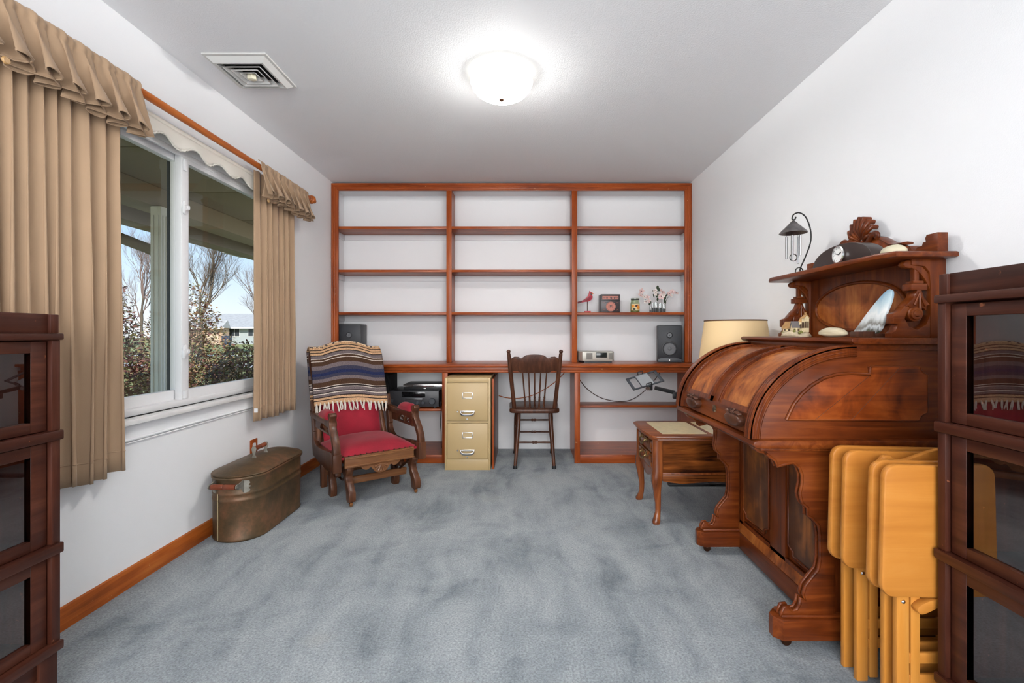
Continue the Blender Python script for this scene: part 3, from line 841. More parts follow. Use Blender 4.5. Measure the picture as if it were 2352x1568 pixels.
# ------------------------------------------------------------------ filing cabinet and loose board
tan = plain('tan_enamel', lin(188, 162, 116), .42, bump=.03, bscale=300)
fc = thing('filing_cabinet', 'tan metal two-drawer filing cabinet under the counter', 'filing cabinet', (-.44, 4.0, 0))
FX0, FX1, FY, FH = -.622, -.262, 3.70, .727
mb = MB()
mb.box(FX0, FX1, FY + .012, 4.32, 0, FH, bev=.003)
mb.box(FX0, FX0 + .016, FY, FY + .013, 0, FH, bev=.002); mb.box(FX1 - .016, FX1, FY, FY + .013, 0, FH, bev=.002)
mb.box(FX0 + .016, FX1 - .016, FY, FY + .013, FH - .036, FH, bev=.002)
mb.box(FX0 + .016, FX1 - .016, FY + .001, FY + .013, 0, .086, bev=.002)
mb.box(FX0 + .016, FX1 - .016, FY + .004, FY + .013, .372, .386)
mb.build('body', tan, fc)
for z0, z1 in ((.090, .369), (.390, .687)):
    d = Bx(FX0 + .020, FX1 - .020, FY - .006, FY + .012, z0, z1, bev=.003).build('drawer', tan, fc)
    cx = (FX0 + FX1) / 2; zc = (z0 + z1) / 2
    mb = MB()
    zt = z0 + (z1 - z0) * .67
    for a in ((cx - .041, cx - .036, zt - .023, zt + .023), (cx + .036, cx + .041, zt - .023, zt + .023), (cx - .041, cx + .041, zt + .018, zt + .023), (cx - .041, cx + .041, zt - .023, zt - .018)):
        mb.box(a[0], a[1], FY - .010, FY - .006, a[2], a[3], bev=.001)
    mb.build('label_frame', M_['chrome'], d)
    zh = z0 + (z1 - z0) * .235
    MB().tube(smooth_poly([(cx - .058, FY - .006, zh), (cx - .052, FY - .030, zh - .010), (cx - .03, FY - .040, zh - .020), (cx + .03, FY - .040, zh - .020), (cx + .052, FY - .030, zh - .010), (cx + .058, FY - .006, zh)], 4, closed=False), .008, 8, flat=(.7, 1.3)).build('handle', M_['chrome'], d)
    Bx(cx - .060, cx + .060, FY - .012, FY - .006, zh - .006, zh + .010, bev=.003).build('handle_plate', M_['chrome'], d)
    MB().lathe([(.008, 0), (.008, -.012), (.005, -.018), (.0001, -.018)], c=(FX0 + .104, FY - .006, zh + .004), axis='y', seg=14).build('thumb_latch', M_['chrome'], d)
    MB().lathe([(.006, 0), (.006, -.010), (.0001, -.010)], c=(cx - .002, FY - .006, z0 + .014), axis='y', seg=12).build('lock', M_['chrome'], d)
bd = thing('wood_board', 'tall dark veneered board standing beside the filing cabinet', 'board', (-.24, 4.0, 0))
Bx(-.250, -.236, 3.735, 4.36, 0, .715, bev=.001).build('board', wood('board_veneer', lin(70, 32, 18), lin(112, 58, 34), lin(140, 84, 54), grain='z', figure=1.5, scale=.8), bd)
Bx(-.250, -.236, 3.730, 3.735, 0, .715).build('edge_strip', M_['oak_z'], bd)

# ------------------------------------------------------------------ spindle-back chair (seen from behind)
ch = thing('side_chair', 'dark wooden spindle-back chair pushed under the counter', 'chair', (.087, 3.98, 0))
CX_ = .087
seat = MB()
sp = smooth_poly([(CX_ - .185, 3.79), (CX_ - .20, 3.90), (CX_ - .21, 4.10), (CX_ - .19, 4.20), (CX_, 4.225), (CX_ + .19, 4.20), (CX_ + .21, 4.10), (CX_ + .20, 3.90), (CX_ + .185, 3.79), (CX_, 3.775)], 4)
seat.prism(sp, 'z', .432, .470, bev=.012); seat.build('seat', M_['chair'], ch)
def turned(mb, p0, p1, prof, seg=12):
    p0, p1 = Vector(p0), Vector(p1); d = p1 - p0; L = d.length
    M = Matrix.Translation(p0) @ d.to_track_quat('Z', 'Y').to_matrix().to_4x4()
    mb.lathe([(r, t * L) for r, t in prof], seg=seg, M=M)
legp = [(.012, 0), (.013, .03), (.015, .3), (.018, .55), (.019, .75), (.015, .95), (.012, 1)]
for (fx, fy, tx, ty) in ((-.155, 3.745, -.125, 3.83), (.155, 3.745, .125, 3.83), (-.165, 4.23, -.15, 4.14), (.165, 4.23, .15, 4.14)):
    mb = MB(); turned(mb, (CX_ + fx, fy, 0.012), (CX_ + tx, ty, .44), legp)
    lg = mb.build('leg', M_['chair'], ch)
    MB().lathe([(.017, 0), (.018, .004), (.015, .024), (.0001, .024)], c=(CX_ + fx, fy, 0), seg=14).build('rubber_tip', M_['black'], lg)
strp = [(.007, 0), (.008, .2), (.007, .42), (.012, .46), (.009, .5), (.012, .54), (.007, .58), (.008, .8), (.007, 1)]
def stretch(p0, p1):
    mb = MB(); turned(mb, p0, p1, strp, 10); mb.build('stretcher', M_['chair'], ch)
def lp(ix, z):
    fx, fy, tx, ty = ((-.155, 3.745, -.125, 3.83), (.155, 3.745, .125, 3.83), (-.165, 4.23, -.15, 4.14), (.165, 4.23, .15, 4.14))[ix]
    t = z / .44; return (CX_ + fx + (tx - fx) * t, fy + (ty - fy) * t, z)
stretch(lp(0, .20), lp(1, .20)); stretch(lp(2, .20), lp(3, .20)); stretch(lp(2, .31), lp(3, .31))
stretch(lp(0, .15), lp(2, .15)); stretch(lp(1, .15), lp(3, .15)); stretch(lp(0, .26), lp(2, .26)); stretch(lp(1, .26), lp(3, .26))
for s in (-1, 1):
    mb = MB()
    turned(mb, (CX_ + s * .163, 3.83, .455), (CX_ + s * .208, 3.70, .945), [(.016, 0), (.018, .05), (.016, .3), (.017, .7), (.014, .93), (.011, .95), (.016, .97), (.016, .985), (.010, 1), (.0001, 1.003)], 14)
    mb.build('back_post', M_['chair'], ch)
Mb = Matrix.Translation((CX_, 3.83, .455)) @ Euler((math.atan2(.13, .49), 0, 0)).to_matrix().to_4x4()
top = [(-.178, .335), (-.135, .335), (-.115, .318), (.115, .318), (.135, .335), (.178, .335), (.192, .400), (.185, .438), (.16, .452), (.13, .450), (.107, .436), (.092, .448), (.07, .463), (.03, .468), (0, .469), (-.03, .468), (-.07, .463), (-.092, .448), (-.107, .436), (-.13, .450), (-.16, .452), (-.185, .438), (-.192, .400)]
mb = MB(); mb.prism(top, 'y', -.010, .010, bev=.005, M=Mb); mb.build('crest_rail', M_['chair'], ch)
for k in range(5):
    u = (k - 2) / 2
    mb = MB(); turned(mb, Mb @ Vector((u * .072, -.022, .01)), Mb @ Vector((u * .096, 0, .325)),
        [(.008, 0), (.010, .03), (.007, .05), (.010, .07), (.007, .09), (.009, .11), (.006, .2), (.009, .26), (.006, .29), (.009, .31), (.0065, .36), (.006, .7), (.005, 1)], 10)
    mb.build('spindle', M_['chair'], ch)

# ------------------------------------------------------------------ copper boiler
bo = thing('copper_boiler', 'old oval copper wash boiler with lid and wooden handles', 'boiler', (-1.52, 2.71, 0))
def copper():
    m, n, l, p = newmat('aged_copper')
    tc = N(n, 'ShaderNodeTexCoord')
    a = N(n, 'ShaderNodeTexNoise'); a.inputs['Scale'].default_value = 7; a.inputs['Detail'].default_value = 8; a.inputs['Roughness'].default_value = .7
    l.new(tc.outputs['Object'], a.inputs['Vector'])
    rp = N(n, 'ShaderNodeValToRGB'); e = rp.color_ramp.elements
    e[0].position = .32; e[0].color = lin(66, 56, 38); e[1].position = .70; e[1].color = lin(136, 92, 66)
    c = e.new(.5); c.color = lin(96, 74, 50)
    l.new(a.outputs['Fac'], rp.inputs['Fac']); l.new(rp.outputs[0], p.inputs['Base Color'])
    p.inputs['Metallic'].default_value = .28; p.inputs['Roughness'].default_value = .48
    b = N(n, 'ShaderNodeBump'); b.inputs['Strength'].default_value = .15; b.inputs['Distance'].default_value = .01
    l.new(a.outputs['Fac'], b.inputs['Height']); l.new(b.outputs[0], p.inputs['Normal'])
    return m
cop = copper()
def oval(h, off, n=14):
    hl, hw = .165, .138       # straight half length, end radius
    r = hw + off
    return [(-1.52 + r * math.cos(R(a)), 2.712 + hl + (r * 1.0) * math.sin(R(a)), h) for a in [180 * i / n for i in range(n + 1)]] + \
           [(-1.52 + r * math.cos(R(a)), 2.712 - hl + (r * 1.0) * math.sin(R(a)), h) for a in [180 + 180 * i / n for i in range(n + 1)]]
def loft(mb, rings, cap0=True, cap1=True):
    n = len(rings[0]); v = [p for r in rings for p in r]; f = []
    for i in range(len(rings) - 1):
        for k in range(n):
            k2 = (k + 1) % n; f.append((i * n + k, i * n + k2, (i + 1) * n + k2, (i + 1) * n + k))
    if cap0: f.append(tuple(range(n))[::-1])
    if cap1: f.append(tuple(range((len(rings) - 1) * n, len(rings) * n)))
    mb.add(v, f)
mb = MB()
prof = [(0, -.004), (.004, 0), (.010, .003), (.016, 0), (.205, .002), (.208, .004), (.214, .005), (.220, .004), (.223, .002), (.238, .002), (.241, .004), (.247, .005), (.253, .004), (.256, .002), (.315, .002), (.320, .006), (.328, .008), (.334, .004)]
loft(mb, [oval(h, o) for h, o in prof]); mb.build('tub', cop, bo, sharp=60)
mb = MB()
lid = [(.334, .006), (.339, .009), (.343, .006), (.343, -.004), (.350, -.016), (.362, -.05), (.372, -.09), (.376, -.120)]
loft(mb, [oval(h, o) for h, o in lid]); mb.build('lid', cop, bo, sharp=60)
redw = wood('handle_wood', lin(92, 42, 26), lin(124, 64, 42), lin(150, 86, 60), grain='y', rough=.4)
tin = plain('tarnished_tin', lin(150, 146, 136), .45, .7, var=.25, vscale=30)
hm = MB(); hm.lathe([(.011, -.055), (.013, -.045), (.012, -.004), (.009, 0), (.012, .004), (.013, .045), (.011, .055)], c=(-1.52, 2.71, .425), axis='y', seg=14); lh = hm.build('lid_handle', redw, bo)
for s in (-1, 1):
    y = 2.71 + s * .06
    mb = MB(); mb.prism([(-1.535, .372), (-1.505, .372), (-1.514, .392), (-1.509, .412), (-1.506, .425), (-1.512, .438), (-1.528, .438), (-1.534, .425), (-1.531, .412), (-1.526, .392)], 'y', y - .003, y + .003, bev=.001)
    mb.build('lid_bracket', tin, lh)
for s in (-1, 1):
    ye = 2.712 + s * (.165 + .138)
    hm = MB(); hm.lathe([(.012, -.062), (.014, -.05), (.0135, -.005), (.010, 0), (.0135, .005), (.014, .05), (.012, .062)], c=(-1.515, ye + s * .038, .300), axis='x', seg=14)
    ho = hm.build('end_handle', redw, bo)
    for t in (-1, 1):
        x = -1.515 + t * .07
        mb = MB()
        yo = ye - s * (.138 - math.sqrt(.138 ** 2 - .07 ** 2))
        pts = [(yo - s * .006, .250), (yo + s * .010, .262), (yo + s * .016, .280), (ye + s * .03, .284), (ye + s * .052, .296), (ye + s * .048, .312), (ye + s * .02, .314), (yo + s * .006, .322), (yo - s * .008, .318)]
        mb.prism(pts, 'x', x - .003, x + .003, bev=.001)
        # scalloped riveted plate lying on the tub
        mb.build('bracket', tin, ho)
        # plate on tub
        ang0 = math.acos(max(-1, min(1, (x + 1.52) / .138)))
        pl = MB()
        cnt = [(-.004, .252), (.022, .256), (.026, .268), (.018, .276), (.030, .284), (.018, .292), (.026, .302), (.022, .314), (-.004, .318)]
        vv = []
        for (a, z) in cnt:
            aa = ang0 - t * 0 + (-t if t > 0 else 1) * 0
            an = ang0 - (a / .142) * (1 if t > 0 else -1)
            for rr in (.141, .146):
                vv.append((-1.52 + rr * math.cos(an), 2.712 + s * (.165 + rr * math.sin(an)), z))
        nn = len(cnt)
        pl.add(vv, [tuple(range(0, 2 * nn, 2)), tuple(range(1, 2 * nn, 2))] + [(2 * i, 2 * ((i + 1) % nn), 2 * ((i + 1) % nn) + 1, 2 * i + 1) for i in range(nn)])
        pl.build('rivet_plate', tin, ho)
a = R(-112)
sx, sy = -1.52 + .141 * math.cos(a), 2.712 - .165 + .141 * math.sin(a)
MB().tube([(sx, sy, .01), (sx, sy, .25)], .0035, 6).build('seam', plain('solder', lin(176, 156, 120), .4, .5), bo)

ol = thing('outlet_cover', 'small wooden outlet cover on the wall behind the boiler handle', 'outlet', (XL, 2.92, .36))
mb = MB(); mb.prism(rrect(2.92 - .038, 2.92 + .038, .30, .42, .006), 'x', XL + .0005, XL + .006, bev=.002); mb.build('plate', M_['oak_z'], ol)
for z in (.338, .382):
    mb = MB(); mb.prism(rrect(2.92 - .016, 2.92 + .016, z - .014, z + .014, .010), 'x', XL + .006, XL + .008); mb.build('socket', M_['white'], ol)
# ------------------------------------------------------------------ upholstered platform rocker (local: front is -y)
ROT = R(37)
rk = thing('platform_rocker', 'antique platform rocker with red velvet seat and carved walnut frame', 'rocking chair', (-1.085, 3.235, 0), ROT)
def LB(mb, name, m, par=rk, **k): return mb.build(name, m, par, world=False, **k)
RW, RWX = M_['rocker'], M_['rocker_x']
HW = .27                                     # half width of the seat frame
# platform base: two scrolled front legs, rear legs, mid legs, side rails and stretcher
def scroll_leg(x, y, mirror=1):
    prof = smooth_poly([(y - .045, .035), (y - .050, .085), (y - .030, .115), (y + .005, .15), (y + .018, .18), (y + .000, .205), (y - .012, .228), (y + .004, .248), (y + .030, .245), (y + .042, .225), (y + .075, .235), (y + .10, .20), (y + .055, .16), (y + .04, .12), (y + .018, .085), (y + .008, .035)], 3)
    mb = MB(); mb.prism(prof, 'x', x - .021, x + .021, bev=.003); o = LB(mb, 'front_leg', RW)
    c = MB(); c.lathe([(.0001, -.008), (.012, -.008), (.016, -.004), (.016, .004), (.012, .008), (.0001, .008)], c=(x, y - .018, .016), axis='x', seg=16); LB(c, 'caster', plain('copper_caster', lin(176, 118, 72), .35, .8) if 'copper_caster' not in bpy.data.materials else bpy.data.materials['copper_caster'], o)
    c = MB(); c.lathe([(.012, .022), (.010, .040), (.0001, .040)], c=(x, y - .018, 0), seg=12); LB(c, 'caster_stem', M_['bronze'], o)
for s in (-1, 1):
    x = s * .215
    scroll_leg(x + .035, -.24)
    mb = MB(); mb.prism(smooth_poly([(-.10, .19), (.0, .205), (.12, .19), (.26, .20), (.26, .165), (.12, .15), (.0, .165), (-.10, .150)], 3), 'x', x - .018, x + .018, bev=.003); LB(mb, 'base_rail', RW)
    mb = MB(); mb.prism(smooth_poly([(-.005, .0), (-.015, .06), (.008, .12), (-.01, .17), (.05, .17), (.062, .12), (.045, .06), (.05, 0)], 3), 'x', x - .02, x + .02, bev=.003); LB(mb, 'mid_leg', RW)
    mb = MB(); mb.box(x - .02, x + .02, .225, .27, 0, .19, bev=.004); LB(mb, 'rear_leg', RW)
    mb = MB(); mb.tube(smooth_poly([(s * .215 + .03, -.20, .225), (s * .19, -.16, .165), (s * .185, -.10, .13), (s * .20, -.02, .145)], 5, closed=False), .007, 8); LB(mb, 'spring_rod', M_['bronze'])
mb = MB(); mb.box(-.18, .23, -.155, -.125, .105, .140, bev=.006); mb.tube([(-.18, -.14, .140), (.23, -.14, .140)], .013, 10); LB(mb, 'stretcher', RWX)
mb = MB(); mb.box(-.20, .20, .235, .255, .08, .12, bev=.004); LB(mb, 'rear_stretcher', RWX)
mb = MB(); mb.box(-.05, .05, -.06, .22, .195, .225, bev=.006); LB(mb, 'rocker_block', RW)

# seat frame
mb = MB(); mb.box(-HW + .045, HW - .045, -.285, -.255, .245, .318, bev=.003); mb.box(-HW + .045, HW - .045, -.292, -.284, .252, .262, bev=.002); mb.box(-HW + .045, HW - .045, -.292, -.284, .300, .310, bev=.002); LB(mb, 'front_rail', RWX)
mb = MB()
car = smooth_poly([(-.13, .246), (-.11, .226), (-.085, .220), (-.065, .232), (-.05, .216), (-.035, .198), (0, .188), (.035, .198), (.05, .216), (.065, .232), (.085, .220), (.11, .226), (.13, .246)], 3, closed=False)
mb.prism(list(car), 'y', -.288, -.270, bev=.003)
for k in range(7):
    a = R(-160 + k * 23.3)
    mb.tube([(0, -.290, .246), (.045 * math.cos(a), -.290, .246 + .045 * math.sin(a))], [.003, .008], 6)
LB(mb, 'carved_shell', RWX)
mb = MB(); mb.box(-HW + .03, HW - .03, .20, .23, .245, .318, bev=.003); LB(mb, 'rear_rail', RWX)
for s in (-1, 1):
    # solid lower side with the scooped opening, rear post and front arm post in one sawn frame
    out = [(-.295, .235), (-.10, .215), (.10, .215), (.25, .235), (.27, .30), (.30, .45), (.335, .60), (.30, .61), (.262, .50), (.232, .40)]
    scoop = arc(.135, .40, .105, .085, -5, -90, 6) + [(0, .318), (-.10, .33), (-.20, .34)]
    poly = out + scoop + [(-.235, .335), (-.295, .335)]
    mb = MB(); mb.prism(poly, 'x', s * HW - .016, s * HW + .016, bev=.004); LB(mb, 'side_frame', RW)
    # curved front arm post with stepped blocks
    pp = smooth_poly([(-.305, .335), (-.300, .385), (-.268, .44), (-.222, .49), (-.205, .53), (-.225, .565), (-.205, .583), (-.170, .570), (-.165, .52), (-.185, .478), (-.228, .43), (-.258, .385), (-.262, .335)], 3)
    mb = MB(); mb.prism(pp, 'x', s * (HW + .005) - .021, s * (HW + .005) + .021, bev=.004); LB(mb, 'arm_post', RW)
    mb = MB(); mb.box(s * (HW + .005) - .025, s * (HW + .005) + .025, -.312, -.255, .235, .345, bev=.004); LB(mb, 'corner_block', RW)
    # arm rail with fretwork fan
    ap = smooth_poly([(-.19, .540), (-.05, .533), (.10, .527), (.25, .530), (.31, .535), (.31, .50), (.20, .490), (-.04, .493), (-.19, .485)], 3)
    mb = MB(); mb.prism(ap, 'x', s * HW - .022, s * HW + .022, bev=.004); LB(mb, 'arm_rail', RW)
    mb = MB(); mb.box(s * HW - .010, s * HW + .010, -.185, .10, .433, .447, bev=.002)
    for k in range(4):
        mb.tube([(s * HW, -.04, .445), (s * HW, -.04 + .085 * math.cos(R(30 + k * 40)), .445 + .055 * math.sin(R(30 + k * 40)))], .007, 6)
    mb.prism([(-.19, .447), (-.13, .447), (-.10, .495), (-.19, .495)], 'x', s * HW - .009, s * HW + .009); mb.prism([(.10, .433), (.20, .433), (.20, .495), (.02, .495), (.06, .475)], 'x', s * HW - .009, s * HW + .009)
    LB(mb, 'fretwork', RW)
    def pad(u, v):
        a = math.pi * v
        yy = -.185 + .215 * u
        e = (1 - abs(2 * u - 1) ** 5)
        return (s * HW + .042 * math.cos(a) * (.8 + .2 * e), yy, .535 + .048 * math.sin(a) ** .8 * e + .004)
    mb = MB(); mb.grid(pad, 16, 12); mb.add([pad(i / 16, 0) for i in range(17)] + [pad(i / 16, 1) for i in range(17)], [(i, i + 1, 18 + i, 17 + i) for i in range(16)])
    po = LB(mb, 'arm_pad', M_['velvet'], sharp=70)
    for k in range(8):
        n_ = MB(); n_.ell((s * HW + s * .043, -.17 + k * .026, .543), .003, .004, .004, 8, 5); LB(n_, 'nail', M_['brass'], po)

# seat cushion: domed velvet
def cush(u, v):
    x = (2 * u - 1) * (HW - .02); y = -.275 + .50 * v
    d = (1 - abs(2 * u - 1) ** 4) * (1 - abs(2 * v - 1) ** 5)
    return (x, y,   .320 + .048 * d + .012 * math.sin(2.5 * u) * d)
mb = MB(); mb.grid(cush, 24, 24); mb.box(-HW + .022, HW - .022, -.272, .222, .300, .319); cu = LB(mb, 'seat_cushion', M_['velvet'], sharp=60)
for k in range(14):
    x = -.235 + k * .47 / 13
    n_ = MB(); n_.ell((x, -.282, .322), .005, .005, .005, 8, 6); LB(n_, 'nail', M_['bronze'], cu)
# leaning back
HB = .236
BT = Matrix.Translation((-.022, .215, .33)) @ Euler((R(-18), 0, 0)).to_matrix().to_4x4()
def bk(u, v):
    w = HB - .035 + .012 * v
    x = (2 * u - 1) * w; d = (1 - abs(2 * u - 1) ** 4) * (1 - abs(2 * v - 1) ** 6)
    crest = .030 * max(0, math.cos((2 * u - 1) * 1.9)) * v ** 6
    return BT @ Vector((x, -.01 - .04 * d, -.02 + .635 * v + crest))
mb = MB(); mb.grid(bk, 22, 22); LB(mb, 'back_cushion', M_['velvet'], sharp=80, thick=.012)
for s in (-1, 1):
    mb = MB(); pts = smooth_poly([(s * (HB + .0), .005, -.06), (s * (HB - .012), .012, .15), (s * (HB - .012), .012, .40), (s * (HB + .0), .012, .56), (s * (HB - .004), .012, .635)], 5, closed=False)
    mb.tube([BT @ Vector(p) for p in pts], .022, 8); LB(mb, 'back_post', RW, sharp=60)
    for k in range(12):
        n_ = MB(); n_.ell(BT @ Vector((s * (HB - .044 + .012 * k / 12), -.014, .04 + k * .045)), .005, .005, .005, 8, 5); LB(n_, 'nail', M_['brass'])
mb = MB(); tp = [(-HB, .60), (-HB + .01, .638), (-.18, .645), (-.11, .672), (0, .682), (.11, .672), (.18, .645), (HB - .01, .638), (HB, .60)]
mb.prism(tp, 'y', -.005, .025, bev=.006, M=BT); LB(mb, 'crest_rail', RW)
mb = MB(); mb.prism([(-HB + .03, -.02), (HB - .03, -.02), (HB - .02, .61), (-HB + .02, .61)], 'y', .018, .030, M=BT); LB(mb, 'back_panel', RW)

# ------------------------------------------------------------------ blanket over the back
def blanket_mat():
    m, n, l, p = newmat('striped_woven_wool')
    uv = N(n, 'ShaderNodeUVMap'); uv.uv_map = 'cloth'
    sp_ = N(n, 'ShaderNodeSeparateXYZ'); l.new(uv.outputs[0], sp_.inputs[0])
    nz = N(n, 'ShaderNodeTexNoise'); nz.inputs['Scale'].default_value = 5; l.new(uv.outputs[0], nz.inputs['Vector'])
    ad = N(n, 'ShaderNodeMath', operation='MULTIPLY_ADD'); ad.inputs[1].default_value = .006
    l.new(nz.outputs['Fac'], ad.inputs[0]); l.new(sp_.outputs['Y'], ad.inputs[2])
    rp = N(n, 'ShaderNodeValToRGB'); rp.color_ramp.interpolation = 'CONSTANT'
    tanc, blk, gry, brn, nav, wht = lin(186, 150, 116), lin(40, 33, 33), lin(104, 94, 96), lin(70, 50, 38), lin(56, 56, 72), lin(196, 186, 176)
    st = [(0, tanc), (.035, blk), (.05, tanc), (.085, blk), (.10, tanc), (.135, blk), (.15, gry), (.20, wht), (.212, brn), (.245, wht), (.257, brn), (.33, gry), (.40, nav), (.46, lin(38, 44, 76)), (.51, nav), (.56, gry), (.62, brn), (.70, wht), (.712, blk), (.735, wht), (.747, gry), (.80, blk), (.815, wht), (.83, gry), (.87, blk), (.885, tanc), (.92, blk), (.935, tanc)]
    e = rp.color_ramp.elements
    e[0].position = 0; e[0].color = st[0][1]; e[1].position = st[1][0]; e[1].color = st[1][1]
    for q, c in st[2:]:
        k = e.new(q); k.color = c
    l.new(ad.outputs[0], rp.inputs['Fac'])
    fl = N(n, 'ShaderNodeTexNoise'); fl.inputs['Scale'].default_value = 1.0; fl.inputs['Detail'].default_value = 4
    mp = N(n, 'ShaderNodeMapping'); mp.inputs['Scale'].default_value = (60, 220, 1); l.new(uv.outputs[0], mp.inputs['Vector']); l.new(mp.outputs[0], fl.inputs['Vector'])
    fr_ = N(n, 'ShaderNodeValToRGB'); fr_.color_ramp.elements[0].position = .3; fr_.color_ramp.elements[1].position = .72
    fr_.color_ramp.elements[0].color = (.55, .55, .55, 1); fr_.color_ramp.elements[1].color = (1.7, 1.65, 1.6, 1)
    l.new(fl.outputs['Fac'], fr_.inputs['Fac'])
    mu = N(n, 'ShaderNodeMix', data_type='RGBA', blend_type='MULTIPLY'); mu.inputs[0].default_value = 1
    l.new(rp.outputs[0], mu.inputs[6]); l.new(fr_.outputs[0], mu.inputs[7]); l.new(mu.outputs[2], p.inputs['Base Color'])
    p.inputs['Roughness'].default_value = .95; p.inputs['Specular IOR Level'].default_value = .1
    b = N(n, 'ShaderNodeBump'); b.inputs['Strength'].default_value = .4; b.inputs['Distance'].default_value = .004
    l.new(fl.outputs['Fac'], b.inputs['Height']); l.new(b.outputs[0], p.inputs['Normal'])
    return m
bl_ = thing('striped_blanket', 'folded striped wool blanket with white fringe draped over the red rocker', 'blanket', (-1.085, 3.235, 0), ROT)
BW = HB + .022
def bz(x): return .640 + .046 * max(0, math.cos(min(1.57, abs(x) / .155 * 1.35))) + .004
def bl_pt(u, v):
    """v from the front hem (0) over the crest to the back hem (1)"""
    x = (2 * u - 1) * BW
    ztop = bz(x) + .008
    vf = .46
    wob = .006 * math.sin(u * 9 + v * 5) + .004 * math.sin(u * 17)
    if v <= vf:
        t = v / vf; zb = .225 + .020 * math.sin(u * 3.2 + .5) + .03 * (1 - u) * 0
        z = zb + (ztop - zb) * t; y = -.062 + wob * (1 - t) + .035 * max(0, t - .8) * 5 * .5
        if t > .9: y += .012 * (t - .9) * 10
    elif v <= vf + .08:
        t = (v - vf) / .08; a = math.pi * t
        z = ztop + .014 * math.sin(a); y = -.026 + .037 - .037 * math.cos(a) - .006 * 0
        y += -.0 + wob * 0
    else:
        t = (v - vf - .08) / (1 - vf - .08); z = ztop - (ztop - .28) * t; y = .050 + wob * t
    return BT @ Vector((x, y, z))
nu, nv = 36, 60
mb = MB(); mb.grid(bl_pt, nu, nv)
me_o = LB(mb, 'cloth', blanket_mat(), bl_, sharp=180)
uvl = me_o.data.uv_layers.new(name='cloth')
for lp_ in me_o.data.loops:
    i, j = divmod(lp_.vertex_index, nv + 1)
    u, v = i / nu, j / nv
    if v <= .46: q = v / .46
    else: q = 1 - (v - .46) / .54
    uvl.data[lp_.index].uv = (u, 1 - q if v <= .46 else 1 - q)
md = me_o.modifiers.new('thickness', 'SOLIDIFY'); md.thickness = .012; md.offset = 0
# second folded layer peeping out along the crest with dark diamonds
mb = MB()
def fold(u, v):
    x = (2 * u - 1) * (BW - .004); z = bz(x) + .020 + .014 * math.sin(math.pi * v); y = -.030 + .085 * v
    return BT @ Vector((x, y, z))
mb.grid(fold, 30, 6)
dm, dn, dl, dp = newmat('diamond_woven_wool')
tcd = N(dn, 'ShaderNodeTexCoord'); vo = N(dn, 'ShaderNodeTexVoronoi'); vo.inputs['Scale'].default_value = 60
dl.new(tcd.outputs['Object'], vo.inputs['Vector']); dr_ = N(dn, 'ShaderNodeValToRGB'); dr_.color_ramp.interpolation = 'CONSTANT'
dr_.color_ramp.elements[0].color = lin(58, 52, 56); dr_.color_ramp.elements[1].position = .42; dr_.color_ramp.elements[1].color = lin(206, 176, 144)
dl.new(vo.outputs['Distance'], dr_.inputs['Fac']); dl.new(dr_.outputs[0], dp.inputs['Base Color']); dp.inputs['Roughness'].default_value = .95
LB(mb, 'folded_layer', dm, bl_, sharp=180, thick=.010)
frm = plain('fringe_wool', lin(206, 198, 188), .95)
rnd = random.Random(3)
for k in range(19):
    u = (k + .5) / 19
    p = BT.inverted() @ Vector(bl_pt(u, 0))
    for q in range(2):
        dx = rnd.uniform(-.012, .012)
        pts = [p + Vector((0, -.004, .012)), p + Vector((dx * .4, -.010, -.008)), p + Vector((dx, -.008, -.030)), p + Vector((dx * 1.3 + rnd.uniform(-.006, .006), -.006, -.048 - rnd.uniform(0, .016)))]
        mb = MB(); mb.tube([BT @ v for v in pts], [.004, .006, .0045, .003], 6); LB(mb, 'tassel', frm, bl_, sharp=80)
# ------------------------------------------------------------------ cylinder roll-top desk
DN, DF = 1.60, 2.345               # outer planes of the near and far side
DB = 1.452                         # back
desk = thing('roll_top_desk', 'antique walnut cylinder roll-top desk with carved gallery against the wall', 'desk', (1.12, 1.97, 0))
MX, MY, MZ = M_['mah_x'], M_['mah_y'], M_['mah_z']
def D(mb, name, m, par=None, **k): return mb.build(name, m, par or desk, **k)
def npx(x, y): return ((x - 1203.) / 675., 1.074 - (y - 766.) / 675.)

# feet blocks with casters
for ya, yb in ((DN - .015, DN + .060), (DF - .060, DF + .015)):
    c = .025
    mb = MB(); mb.prism([(.852, ya + c), (.852 + c, ya), (DB - .01, ya), (DB - .01, yb), (.852 + c, yb), (.852, yb - c)], 'z', .036, .108, bev=.004)
    fb = D(mb, 'foot_block', MX)
    mb = MB(); mb.box(.875, DB - .012, ya + .008, yb - .008, .108, .120, bev=.005); D(mb, 'foot_moulding', MX, fb)
    for x in (.905, 1.40):
        mb = MB(); ym = (ya + yb) / 2
        mb.lathe([(.0001, -.009), (.013, -.009), (.017, -.005), (.017, .005), (.013, .009), (.0001, .009)], c=(x, ym, .017), axis='y', seg=16)
        mb.lathe([(.012, .022), (.009, .038), (.0001, .038)], c=(x, ym, 0), seg=12)
        D(mb, 'caster', M_['bronze'], fb)
